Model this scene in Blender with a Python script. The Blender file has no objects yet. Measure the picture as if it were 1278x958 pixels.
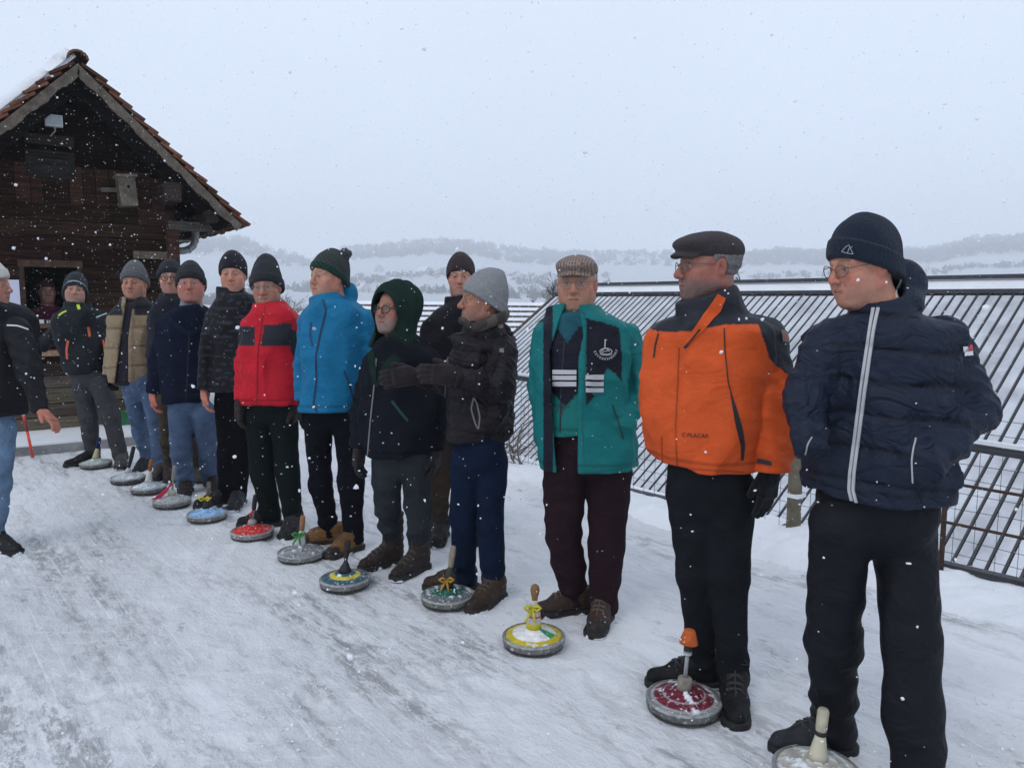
import bpy, math, random
import numpy as np
from mathutils import Vector, Matrix
from mathutils.bvhtree import BVHTree

random.seed(7); np.random.seed(7)
scene = bpy.context.scene
COL = scene.collection
F = 960.0; CX = 639.0; CY = 479.0; H = 1.52
PITCH = math.atan(107.0 / F)
cp, sp = math.cos(PITCH), math.sin(PITCH)
FW = np.array([0, cp, -sp]); UP = np.array([0, sp, cp]); RT = np.array([1.0, 0, 0])
CAM = np.array([0, 0, H])

def ray(px, py):
    return FW + (px - CX) / F * RT - (py - CY) / F * UP
def ground(px, py, z=0.0):
    d = ray(px, py); return CAM + d * ((z - H) / d[2])
def at(px, py, Y):
    d = ray(px, py); return CAM + d * (Y / d[1])
def proj(P):
    Q = P - CAM
    w = Q @ FW
    return CX + F * (Q @ RT) / w, CY - F * (Q @ UP) / w

# ------------------------------------------------------------------ objects
def link(o, parent=None, loc=None):
    COL.objects.link(o)
    if parent is not None: o.parent = parent
    if loc is not None: o.location = loc
    return o
def tag(o, label=None, cat=None, group=None, kind=None):
    if label: o['label'] = label
    if cat: o['category'] = cat
    if group: o['group'] = group
    if kind: o['kind'] = kind
    return o
def empty(name, loc, label, cat, group=None):
    o = bpy.data.objects.new(name, None); o.empty_display_size = 0.1
    link(o, None, loc); tag(o, label, cat, group); return o
def mesh_np(name, V, Q, mat, parent=None, col=None, smooth=True, origin=None):
    """V (n,3) world verts, Q list/array of quads or tris"""
    V = np.asarray(V, dtype=np.float64)
    if origin is None and parent is not None: origin = np.array(parent.matrix_basis.translation)
    if origin is not None: V = V - origin
    me = bpy.data.meshes.new(name)
    if isinstance(Q, np.ndarray):
        n = len(Q); k = Q.shape[1]
        me.vertices.add(len(V)); me.vertices.foreach_set('co', V.astype(np.float32).ravel())
        me.loops.add(n * k); me.loops.foreach_set('vertex_index', Q.astype(np.int32).ravel())
        me.polygons.add(n)
        me.polygons.foreach_set('loop_start', (np.arange(n) * k).astype(np.int32))
        me.polygons.foreach_set('loop_total', np.full(n, k, np.int32))
        me.update(calc_edges=True); me.validate()
    else:
        me.from_pydata([tuple(v) for v in V], [], [tuple(q) for q in Q]); me.update()
    if col is not None:
        a = me.color_attributes.new('Col', 'FLOAT_COLOR', 'POINT')
        c = np.ones((len(V), 4), np.float32); c[:, :3] = col
        a.data.foreach_set('color', c.ravel())
    if smooth: me.polygons.foreach_set('use_smooth', np.ones(len(me.polygons), bool))
    me.materials.append(mat)
    o = bpy.data.objects.new(name, me)
    link(o, parent)
    if parent is None and origin is not None: o.location = origin
    return o

class MB:
    """collects simple solids, links them as ONE mesh"""
    def __init__(s): s.v = []; s.f = []; s.c = []
    def add(s, vs, fs, c=(1, 1, 1)):
        b = len(s.v); s.v += [tuple(v) for v in vs]; s.f += [tuple(b + i for i in f) for f in fs]; s.c += [c] * len(vs)
    def obox(s, c, ax, ay, az, col=(1, 1, 1)):
        c = np.asarray(c, float); ax, ay, az = [np.asarray(a, float) for a in (ax, ay, az)]
        vs = [c + i * ax + j * ay + k * az for k in (-1, 1) for j in (-1, 1) for i in (-1, 1)]
        s.add(vs, [(0, 2, 3, 1), (4, 5, 7, 6), (0, 1, 5, 4), (2, 6, 7, 3), (0, 4, 6, 2), (1, 3, 7, 5)], col)
    def bar(s, a, b, w, h=None, col=(1, 1, 1), up=(0, 0, 1)):
        a = np.asarray(a, float); b = np.asarray(b, float); d = b - a; L = np.linalg.norm(d); d = d / L
        u = np.asarray(up, float)
        if abs(d @ u) > 0.98: u = np.array([1.0, 0, 0])
        x = np.cross(d, u); x /= np.linalg.norm(x); y = np.cross(x, d)
        s.obox((a + b) / 2, d * L / 2, x * w / 2, y * (h or w) / 2, col)
    def tube(s, pts, r, n=8, col=(1, 1, 1), cap=True):
        pts = [np.asarray(p, float) for p in pts]; m = len(pts)
        rs = r if hasattr(r, '__len__') else [r] * m
        vs = []; prev = None
        for i, p in enumerate(pts):
            t = pts[min(i + 1, m - 1)] - pts[max(i - 1, 0)]; t = t / (np.linalg.norm(t) + 1e-12)
            if prev is None:
                u = np.array([0, 0, 1.0]) if abs(t[2]) < .9 else np.array([1.0, 0, 0])
                x = np.cross(t, u)
            else: x = prev - t * (prev @ t)
            x /= np.linalg.norm(x) + 1e-12; prev = x; y = np.cross(t, x)
            for k in range(n):
                a = 2 * math.pi * k / n; vs.append(p + rs[i] * (math.cos(a) * x + math.sin(a) * y))
        fs = [(i * n + k, i * n + (k + 1) % n, (i + 1) * n + (k + 1) % n, (i + 1) * n + k) for i in range(m - 1) for k in range(n)]
        if cap: fs += [tuple(range(n))[::-1], tuple((m - 1) * n + k for k in range(n))]
        s.add(vs, fs, col)
    def lathe(s, c, prof, n=32, cols=None, ax=(0, 0, 1)):
        """prof [(r,z)] closed bottom/top by r=0 ; cols per profile point"""
        c = np.asarray(c, float); az = np.asarray(ax, float); az = az / np.linalg.norm(az)
        x = np.cross(az, [0, 1.0, 0]); x /= np.linalg.norm(x); y = np.cross(az, x)
        b = len(s.v)
        for i, (r, z) in enumerate(prof):
            for k in range(n):
                a = 2 * math.pi * k / n
                s.v.append(tuple(c + az * z + max(r, 1e-4) * (math.cos(a) * x + math.sin(a) * y)))
                s.c.append(cols[i] if cols else (1, 1, 1))
        for i in range(len(prof) - 1):
            for k in range(n):
                s.f.append((b + i * n + k, b + i * n + (k + 1) % n, b + (i + 1) * n + (k + 1) % n, b + (i + 1) * n + k))
    def build(s, name, mat, parent=None, smooth=False, origin=None):
        return mesh_np(name, np.array(s.v), s.f, mat, parent, np.array(s.c), smooth, origin)

# ------------------------------------------------------------------ materials
def nodes_of(m):
    m.use_nodes = True; nt = m.node_tree; return nt, nt.nodes, nt.links, nt.nodes['Principled BSDF']
def mat(name, base=None, rough=.8, bump=0.0, scale=60, var=.0, vscale=8, metal=0, spec=.3, sheen=0, detail=4, stretch=None, emit=None, sss=0, wr=0, wscale=7):
    m = bpy.data.materials.new(name); nt, N, L, B = nodes_of(m)
    B.inputs['Roughness'].default_value = rough; B.inputs['Metallic'].default_value = metal
    B.inputs['Specular IOR Level'].default_value = spec
    if sheen:
        B.inputs['Sheen Weight'].default_value = sheen; B.inputs['Sheen Roughness'].default_value = .6
    if sss:
        B.inputs['Subsurface Weight'].default_value = sss; B.inputs['Subsurface Radius'].default_value = (.008, .003, .0015); B.inputs['Subsurface Scale'].default_value = 1.0
    tc = N.new('ShaderNodeTexCoord'); mp = N.new('ShaderNodeMapping'); L.new(tc.outputs['Object'], mp.inputs['Vector'])
    if stretch: mp.inputs['Scale'].default_value = stretch
    if base is None:
        a = N.new('ShaderNodeAttribute'); a.attribute_name = 'Col'; src = a.outputs['Color']
    else:
        a = N.new('ShaderNodeRGB'); a.outputs[0].default_value = (*base, 1); src = a.outputs[0]
    if var:
        nz = N.new('ShaderNodeTexNoise'); nz.inputs['Scale'].default_value = vscale; nz.inputs['Detail'].default_value = 5; nz.inputs['Roughness'].default_value = .65
        L.new(mp.outputs[0], nz.inputs['Vector'])
        mr = N.new('ShaderNodeMapRange'); mr.inputs['From Min'].default_value = .3; mr.inputs['From Max'].default_value = .7
        mr.inputs['To Min'].default_value = 1 - var; mr.inputs['To Max'].default_value = 1 + var; L.new(nz.outputs['Fac'], mr.inputs['Value'])
        vm = N.new('ShaderNodeVectorMath'); vm.operation = 'SCALE'; L.new(src, vm.inputs[0]); L.new(mr.outputs[0], vm.inputs['Scale']); src = vm.outputs[0]
    L.new(src, B.inputs['Base Color'])
    if bump:
        n2 = N.new('ShaderNodeTexNoise'); n2.inputs['Scale'].default_value = scale; n2.inputs['Detail'].default_value = detail
        L.new(mp.outputs[0], n2.inputs['Vector'])
        bp = N.new('ShaderNodeBump'); bp.inputs['Strength'].default_value = bump; bp.inputs['Distance'].default_value = .01
        L.new(n2.outputs['Fac'], bp.inputs['Height']); L.new(bp.outputs[0], B.inputs['Normal'])
        if wr:                                                  # soft creases of worn cloth
            n3 = N.new('ShaderNodeTexNoise'); n3.inputs['Scale'].default_value = wscale; n3.inputs['Detail'].default_value = 3; n3.inputs['Distortion'].default_value = 1.2
            m3 = N.new('ShaderNodeMapping'); m3.inputs['Scale'].default_value = (1, 1, 1.5); L.new(tc.outputs['Object'], m3.inputs[0]); L.new(m3.outputs[0], n3.inputs['Vector'])
            s3 = N.new('ShaderNodeMath'); s3.operation = 'SUBTRACT'; s3.inputs[1].default_value = .5; L.new(n3.outputs['Fac'], s3.inputs[0])
            a3 = N.new('ShaderNodeMath'); a3.operation = 'ABSOLUTE'; L.new(s3.outputs[0], a3.inputs[0])
            b3 = N.new('ShaderNodeBump'); b3.inputs['Strength'].default_value = wr; b3.inputs['Distance'].default_value = .07; L.new(a3.outputs[0], b3.inputs['Height']); L.new(b3.outputs[0], bp.inputs['Normal'])
    if emit:
        B.inputs['Emission Color'].default_value = (*emit[0], 1); B.inputs['Emission Strength'].default_value = emit[1]
    return m
M = {}
M['shell'] = mat('nylon_shell', None, .62, .30, 60, .10, 14, spec=.15, wr=.34, wscale=5)
M['puffer'] = mat('puffer_nylon', None, .55, .35, 70, .16, 20, spec=.18, wr=.6, wscale=8)
M['knit'] = mat('knit_wool', None, .95, .7, 160, .18, 90, spec=.04, sheen=.08)
M['denim'] = mat('denim_cloth', None, .9, .45, 90, .30, 9, spec=.06, wr=.45, wscale=6)
M['cotton'] = mat('cotton_cloth', None, .92, .4, 80, .2, 12, spec=.05, wr=.45, wscale=6)
M['leather'] = mat('boot_leather', None, .6, .5, 70, .25, 25, spec=.16)
M['skin'] = mat('skin', None, .55, .30, 120, .11, 45, spec=.28, sss=.2)
M['hair'] = mat('hair', None, .7, .8, 200, .35, 120, spec=.3, stretch=(1, 1, .3))
M['metal'] = mat('frame_metal', (.12, .11, .10), .35, metal=.8)
M['stone'] = mat('stock_paint', None, .5, .3, 60, .30, 26, spec=.3)
M['plain'] = mat('painted_plain', None, .55, .1, 60, .08, 20)
M['trim'] = mat('trim_tape', None, .6, .1, 80, .05, 40)
def dust(m, lo=.60, hi=.66, scale=70, amt=.85):
    nt = m.node_tree; N, L = nt.nodes, nt.links; B = N['Principled BSDF']; old = B.inputs['Base Color'].links[0].from_socket
    tc = N.new('ShaderNodeTexCoord'); n = N.new('ShaderNodeTexNoise'); n.inputs['Scale'].default_value = scale; n.inputs['Detail'].default_value = 6; n.inputs['Roughness'].default_value = .7; L.new(tc.outputs['Object'], n.inputs['Vector'])
    g = N.new('ShaderNodeNewGeometry'); sx = N.new('ShaderNodeSeparateXYZ'); L.new(g.outputs['Normal'], sx.inputs[0])      # settles on upward faces
    up = N.new('ShaderNodeMapRange'); up.inputs[1].default_value = -.2; up.inputs[2].default_value = .9; up.inputs[3].default_value = .35; up.inputs[4].default_value = 1; L.new(sx.outputs[2], up.inputs[0])
    r = N.new('ShaderNodeMapRange'); r.inputs[1].default_value = lo; r.inputs[2].default_value = hi; r.inputs[3].default_value = 0; r.inputs[4].default_value = amt; L.new(n.outputs['Fac'], r.inputs[0])
    k = N.new('ShaderNodeMath'); k.operation = 'MULTIPLY'; L.new(r.outputs[0], k.inputs[0]); L.new(up.outputs[0], k.inputs[1])
    x = N.new('ShaderNodeMix'); x.data_type = 'RGBA'; L.new(k.outputs[0], x.inputs[0]); L.new(old, x.inputs[6]); x.inputs[7].default_value = (.78, .80, .83, 1); L.new(x.outputs[2], B.inputs['Base Color'])
dust(M['stone'], .565, .64, 60, .9); dust(M['leather'], .64, .70, 60, .8); dust(M['knit'], .69, .72, 120, .7)
for k_ in ('shell', 'puffer', 'cotton', 'denim'): dust(M[k_], .735, .755, 75, .75)
def lens_mat():
    m = bpy.data.materials.new('spectacle_lens'); m.use_nodes = True; nt = m.node_tree; N, L = nt.nodes, nt.links
    N.remove(N['Principled BSDF']); out = N['Material Output']
    t = N.new('ShaderNodeBsdfTransparent'); t.inputs[0].default_value = (.93, .94, .95, 1)
    g = N.new('ShaderNodeBsdfGlossy'); g.inputs['Roughness'].default_value = .05
    x = N.new('ShaderNodeMixShader'); x.inputs[0].default_value = .045
    L.new(t.outputs[0], x.inputs[1]); L.new(g.outputs[0], x.inputs[2]); L.new(x.outputs[0], out.inputs['Surface']); return m
M['lens'] = lens_mat()

# ------------------------------------------------------------------ SDF toolkit
def smin(a, b, k):
    if k <= 0: return np.minimum(a, b)
    h = np.clip(.5 + .5 * (b - a) / k, 0, 1); return b + (a - b) * h - k * h * (1 - h)
def smax(a, b, k): return -smin(-a, -b, k)
def cone(P, a, b, ra, rb, want_t=False):
    a = np.asarray(a, float); ba = np.asarray(b, float) - a; PA = P - a
    t = np.clip(PA @ ba / (ba @ ba + 1e-12), 0, 1)
    d = np.linalg.norm(PA - t[:, None] * ba, axis=1) - (ra + (rb - ra) * t)
    return (d, t) if want_t else d
def sph(P, c, r): return np.linalg.norm(P - np.asarray(c, float), axis=1) - r
def ell(P, c, r):
    q = (P - np.asarray(c, float)); r = np.asarray(r, float)
    k0 = np.linalg.norm(q / r, axis=1); k1 = np.linalg.norm(q / (r * r), axis=1) + 1e-9
    return k0 * (k0 - 1) / k1
def _dirs(seed, n):
    g = np.random.RandomState(seed); d = g.normal(size=(n, 3)); return d / np.linalg.norm(d, axis=1)[:, None], g.uniform(0, 6.28, n)
def folds(P, freq, seed, n=4, zs=1.0):
    """ridged warped sines, about -1..1, reads as cloth folds"""
    D, ph = _dirs(seed, n * 2); Q = P * np.array([1, 1, zs])
    W = Q + .22 / freq * 6 * np.stack([np.sin(Q @ D[i] * freq * .8 + ph[i]) for i in range(3)], 1) * .5
    s = 0
    for i in range(n):
        f = freq * (1 + .55 * i); s = s + (1 - 2 * np.abs(np.sin(W @ D[n + i] * f * .5 + ph[n + i]))) / (1 + .6 * i)
    return s / 2.2
def lump(P, freq, seed, n=5):
    D, ph = _dirs(seed, n); s = 0
    for i in range(n): s = s + np.sin(P @ D[i] * freq * (1 + .5 * i) + ph[i]) / (1 + .5 * i)
    return s / 2.5

EDG = [(0, 1), (2, 3), (4, 5), (6, 7), (0, 2), (1, 3), (4, 6), (5, 7), (0, 4), (1, 5), (2, 6), (3, 7)]
OFF = np.array([[i, j, k] for k in (0, 1) for j in (0, 1) for i in (0, 1)])
def sdf_mesh(f, lo, hi, h, cf=4, margin=1.6):
    lo = np.asarray(lo, float) - 2 * h; hi = np.asarray(hi, float) + 2 * h
    nc = np.maximum(1, np.ceil((hi - lo) / (h * cf)).astype(int)); H4 = h * cf
    ax = [lo[i] + (np.arange(nc[i]) + .5) * H4 for i in range(3)]
    G = np.stack(np.meshgrid(*ax, indexing='ij'), -1).reshape(-1, 3)
    dc = f(G).reshape(nc); act = np.abs(dc) < H4 * .87 * margin
    n = nc * cf + 1
    up = lambda a: np.pad(a.repeat(cf, 0).repeat(cf, 1).repeat(cf, 2), ((0, 1),) * 3, mode='edge')
    V = up(dc.astype(np.float32)); m = up(act)
    m2 = m.copy()
    m2[1:] |= m[:-1]; m[:] = m2; m2[:, 1:] |= m[:, :-1]; m[:] = m2; m2[:, :, 1:] |= m[:, :, :-1]
    idx = np.argwhere(m2)
    vals = np.empty(len(idx), np.float32)
    for s in range(0, len(idx), 400000):
        vals[s:s + 400000] = f(lo + idx[s:s + 400000] * h)
    V[m2] = vals
    V[0] = V[-1] = 1; V[:, 0] = V[:, -1] = 1; V[:, :, 0] = V[:, :, -1] = 1
    S = V < 0
    c = np.zeros(tuple(n - 1), np.uint8)
    for i, j, k in OFF: c += S[i:n[0] - 1 + i, j:n[1] - 1 + j, k:n[2] - 1 + k]
    cells = np.argwhere((c > 0) & (c < 8))
    cv = np.stack([V[cells[:, 0] + o[0], cells[:, 1] + o[1], cells[:, 2] + o[2]] for o in OFF], 1)
    acc = np.zeros((len(cells), 3)); cnt = np.zeros(len(cells))
    for a, b in EDG:
        va, vb = cv[:, a], cv[:, b]; cr = (va < 0) != (vb < 0)
        t = np.where(cr, va / np.where(cr, va - vb, 1), 0)
        acc += np.where(cr[:, None], OFF[a] + t[:, None] * (OFF[b] - OFF[a]), 0); cnt += cr
    verts = lo + (cells + acc / cnt[:, None]) * h
    ids = np.full(tuple(n - 1), -1, np.int32); ids[tuple(cells.T)] = np.arange(len(cells))
    quads = []
    for axis in range(3):
        a1, a2 = [(1, 2), (2, 0), (0, 1)][axis]
        sl0 = [slice(None)] * 3; sl1 = [slice(None)] * 3; sl0[axis] = slice(0, -1); sl1[axis] = slice(1, None)
        s0, s1 = S[tuple(sl0)], S[tuple(sl1)]
        e = np.argwhere(s0 != s1)
        e = e[(e[:, a1] > 0) & (e[:, a2] > 0) & (e[:, a1] < n[a1] - 1) & (e[:, a2] < n[a2] - 1)]
        o1 = np.zeros(3, int); o1[a1] = 1; o2 = np.zeros(3, int); o2[a2] = 1
        q = np.stack([ids[tuple((e - o1 - o2).T)], ids[tuple((e - o2).T)], ids[tuple(e.T)], ids[tuple((e - o1).T)]], 1)
        fl = s0[tuple(e.T)]
        q[~fl] = q[~fl][:, ::-1]
        quads.append(q)
    Q = np.concatenate(quads); Q = Q[(Q >= 0).all(1)]
    return verts, Q
HAZE = .00095; SKYC = (6.6, 7.4, 8.7); EXPO = 0.40
# ------------------------------------------------------------------ people
def head_axes(X, D, yaw, pitch=0, roll=0):
    psi = math.radians(yaw) + math.atan2(X, D)
    fwd = np.array([-math.sin(psi), -math.cos(psi), 0]); lat = np.array([math.cos(psi), -math.sin(psi), 0]); up = np.array([0, 0, 1.0])
    p = math.radians(pitch); f2 = fwd * math.cos(p) + up * math.sin(p); u2 = up * math.cos(p) - fwd * math.sin(p)
    r = math.radians(roll); l2 = lat * math.cos(r) + u2 * math.sin(r); u3 = u2 * math.cos(r) - lat * math.sin(r)
    return np.stack([l2, f2, u3])          # rows

def face_sdf(Q, s):
    """head-local metres (unit head); s: dict of shape knobs"""
    jw = s.get('jaw', 1.0); fat = s.get('fat', 0.0); ns = s.get('nose', 1.0)
    Q = Q * np.array([s.get("wid", 1), 1, 1 / s.get("len", 1)])
    ax = np.abs(Q[:, 0]); A = np.stack([ax, Q[:, 1], Q[:, 2]], 1)
    d = ell(Q, (0, -.014, .036), (.077, .096, .086))
    d = smin(d, ell(Q, (0, .016, -.036), (.061 * jw + fat, .073, .084)), .03)
    d = smin(d, ell(Q, (0, .066, -.098), (.024 * jw, .022, .020)), .035)
    d = smin(d, cone(A, (.050 * jw + fat, -.005, -.060), (.028 * jw, .052, -.100), .020, .017), .03)
    d = smin(d, ell(A, (.044, .056, -.022), (.022, .020, .018)), .025)
    d = smin(d, ell(A, (.040, .044, -.052), (.024, .034, .034)), .03)
    d = smin(d, cone(A, (.008, .086, .020), (.046, .066, .020), .010, .010), .014)
    d = smax(d, -ell(A, (.031, .098, .001), (.019, .017, .012)), .014)
    d = smin(d, sph(A, (.031, .0735, .001), .0125), .002)
    # lids
    d = smin(d, cone(A, (.019, .083, .0055), (.031, .0865, .0085), .0030, .0036), .004)
    d = smin(d, cone(A, (.031, .0865, .0085), (.044, .0755, .004), .0036, .003), .004)
    d = smin(d, cone(A, (.020, .082, -.0055), (.042, .0765, -.0065), .0028, .0028), .005)
    # nose
    d = smin(d, cone(Q, (0, .086, .016), (0, .106, -.026), .0075, .0105 * ns), .011)
    d = smin(d, sph(Q, (0, .108, -.031), .0112 * ns), .007)
    d = smin(d, sph(A, (.0125 * ns, .097, -.034), .0078 * ns), .006)
    d = smax(d, -sph(A, (.006, .104, -.0425), .0035), .003)
    # mouth
    d = smin(d, ell(Q, (0, .070, -.066), (.034, .024, .024)), .014)
    d = smin(d, cone(A, (0, .0925, -.0615), (.021, .0815, -.0645), .0042, .0026), .005)
    d = smin(d, cone(A, (0, .0915, -.0725), (.019, .0815, -.0685), .0048, .0026), .005)
    d = smax(d, -cone(A, (0, .0985, -.0665), (.024, .0835, -.0665 + s.get('smile', 0)), .0022, .0018), .003)
    d = smax(d, -cone(A, (.021, .091, -.040), (.031, .078, -.062), .0016, .0014), .006)      # nasolabial fold
    if s.get('age', 1):
        d = smax(d, -cone(A, (.020, .086, -.0125), (.041, .079, -.0155), .0016, .0014), .004)
        d = smax(d, -cone(A, (.047, .070, .002), (.060, .055, -.004), .0012, .001), .004)
        d = d - .0012 * np.sin(Q[:, 2] * 700) * np.exp(-((Q[:, 2] - .040) / .014) ** 2) * (Q[:, 1] > .05)
    # ears
    e = ell(A @ np.array([[1, 0, 0], [0, .98, -.2], [0, .2, .98]]), (.073 if s.get('hat') == 'beanie' else .078, -.012, -.006), (.010, .019, .033))
    e = smax(e, -ell(A, (.088, -.008, -.002), (.010, .010, .020)), .006)
    d = smin(d, e, .008)
    d = smin(d, cone(Q, (0, -.022, -.055), (0, -.045, -.19), .054 + fat * .7, .064 + fat), .03)
    return d

def face_col(Q, s, res):
    n = len(Q); sk = np.array(s.get('skin', (.42, .235, .17))) * np.array([.90, .77, .71]); c = np.tile(sk, (n, 1))
    x, y, z = Q.T; ax = np.abs(x)
    def mix(m, col):
        nonlocal c
        m = np.clip(m, 0, 1)[:, None]; c = c * (1 - m) + np.array(col) * m
    g = lambda cx, cy, cz, r: np.exp(-(((ax - cx) ** 2 + (y - cy) ** 2 + (z - cz) ** 2) / r ** 2))
    red = sk * np.array([1.02, .62, .60])
    mix(.75 * g(.042, .068, -.028, .024) * s.get('flush', 1), red); mix(.8 * g(0, .112, -.030, .016) * s.get('flush', 1), red)
    mix(.5 * (ax > .072) * (z < .03), red)
    mix(.35 * g(.031, .085, -.012, .010), sk * .62)                                     # skin under the eyes
    c *= (1 + .05 * lump(Q, 90, 5) + .04 * lump(Q, 240, 9))[:, None]
    st = max(s.get('stubble', 0), .20)
    if st:
        m = 1 / (1 + np.exp(-(-.047 - z - .9 * np.maximum(0, .05 - y) * 0 ) / .006)) * (y > -.012) * (np.maximum(0, 1 - np.abs(z + .067) / .013 * 1.0) * (ax < .024) * -1 + 1)
        m = np.maximum(m, np.exp(-((z + .053) / .006) ** 2) * (ax < .03) * (y > .07))
        mp = np.abs(np.sin(x * 900) * np.sin(z * 830 + 1) * np.sin(y * 870))
        mix(m * st * (.65 + .5 * mp) * (z > -.128), s.get('beard', (.20, .165, .145)))
    mix(np.exp(-((z + .0670) / .0085) ** 4) * (ax < .0235 - np.abs(z + .067) * .6) * (y > .076) * .5, sk * np.array([.80, .48, .48]))
    mix(np.exp(-((z + .0668) / .0016) ** 2) * (ax < .023) * (y > .076) * .85, (.06, .02, .02))
    mix(np.exp(-((z - .0225 - .004 * np.sin((ax - .012) * 80)) / .0042) ** 2) * (ax > .012) * (ax < .049) * (y > .06) * .95, s.get('brow', (.10, .08, .065)))
    r = np.sqrt((ax - .031) ** 2 + (y - .0735) ** 2 + (z - .001) ** 2)
    eye = (r < .0136) & (y > .079) & (z > -.0036) & (z < .0046)
    mix(eye * .9, (.30, .28, .265))
    gx = s.get('gaze', 0.0); mix((np.sqrt((x - np.sign(x) * .031 - gx) ** 2 + (z - .001) ** 2) < .0056) * eye * 1., (.035, .03, .028))
    mix(np.exp(-((z - .0062) / .0018) ** 2) * (ax > .019) * (ax < .044) * (y > .072) * .8, (.05, .03, .025))   # lash line
    mix(.8 * np.exp(-((ax - .006) ** 2 + (y - .104) ** 2 + (z + .0425) ** 2) / .004 ** 2), (.05, .02, .015))
    return c

def hand_sdf(P, W, d, s, n, sc=1.0, curl=.5, glove=False, spread=1.0):
    """W wrist, d finger direction, s side of the thumb, n back of hand"""
    d, s, n = [np.asarray(v, float) / np.linalg.norm(v) for v in (d, s, n)]
    n = n - d * (n @ d); n /= np.linalg.norm(n); s = s - d * (s @ d) - n * (s @ n); s /= np.linalg.norm(s)
    R = P - W; Q = np.stack([R @ s, R @ d, R @ n], 1) / sc; g = .003 if glove else 0
    q = np.abs(Q - np.array([0, .05, 0])) - np.array([.030 + g, .036, .005 + g])
    D = np.linalg.norm(np.maximum(q, 0), axis=1) + np.minimum(q.max(1), 0) - .011
    D = smin(D, cone(Q, (0, -.03, 0), (0, .03, 0), .025 + g, .027 + g), .02)
    for i, (x, L) in enumerate(((.030, .070), (.0105, .080), (-.010, .075), (-.029, .058))):
        p = np.array([x, .085, 0.0]); a = 0.0; r = .0092 + g
        fan = (x * 3.2) * spread * .35
        for k, l in enumerate((.45, .32, .23)):
            a += curl * (.75 if k == 0 else .85)
            q2 = p + L * l * np.array([math.sin(fan) * math.cos(a), math.cos(fan) * math.cos(a), -math.sin(a)])
            D = smin(D, cone(Q, p, q2, r, r * .93), .004 if k else .006); p = q2; r *= .93
    p0, p1 = np.array([.026, .022, -.004]), np.array([.052, .050, -.012]); p2 = p1 + np.array([.012, .036, -.010])
    D = smin(D, cone(Q, p0, p1, .0135 + g, .0115 + g), .012); D = smin(D, cone(Q, p1, p2, .011 + g, .009 + g), .004)
    return D * sc

def tubes_sdf(P, pts, k=.02):
    d = None
    for (a, ra), (b, rb) in zip(pts, pts[1:]):
        e = cone(P, a, b, ra, rb); d = e if d is None else smin(d, e, k)
    return d

class Person:
    def __init__(s, label, fy, fx, sp):
        s.sp = sp; g = ground(fx, fy)
        if 'Y' in sp: g = at(fx, fy, sp['Y']); g[2] = 0
        s.D = g[1]; s.g = g
        s.k = s.D / F / cp * 1.0
        s.o = empty('person', (g[0], g[1], 0), label, 'person')
        s.org = np.array([g[0], g[1], 0.0]); s.parts = {}
    def p(s, x, y, dz=0.0): return at(x, y, s.D + dz)
    def mk(s, name, f, lo, hi, h, m, colf):
        v, q = sdf_mesh(f, lo, hi, h)
        c = colf(v) if callable(colf) else np.tile(np.array(colf, float), (len(v), 1))
        o = mesh_np(name, v, q, M[m], s.o, c)
        s.parts[name] = (v, q); return o
    def bounds(s, pts, pad):
        pts = np.array(pts); return pts.min(0) - pad, pts.max(0) + pad

def local_head(P, c, A, sc): return (P - c) @ A.T / sc

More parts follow.
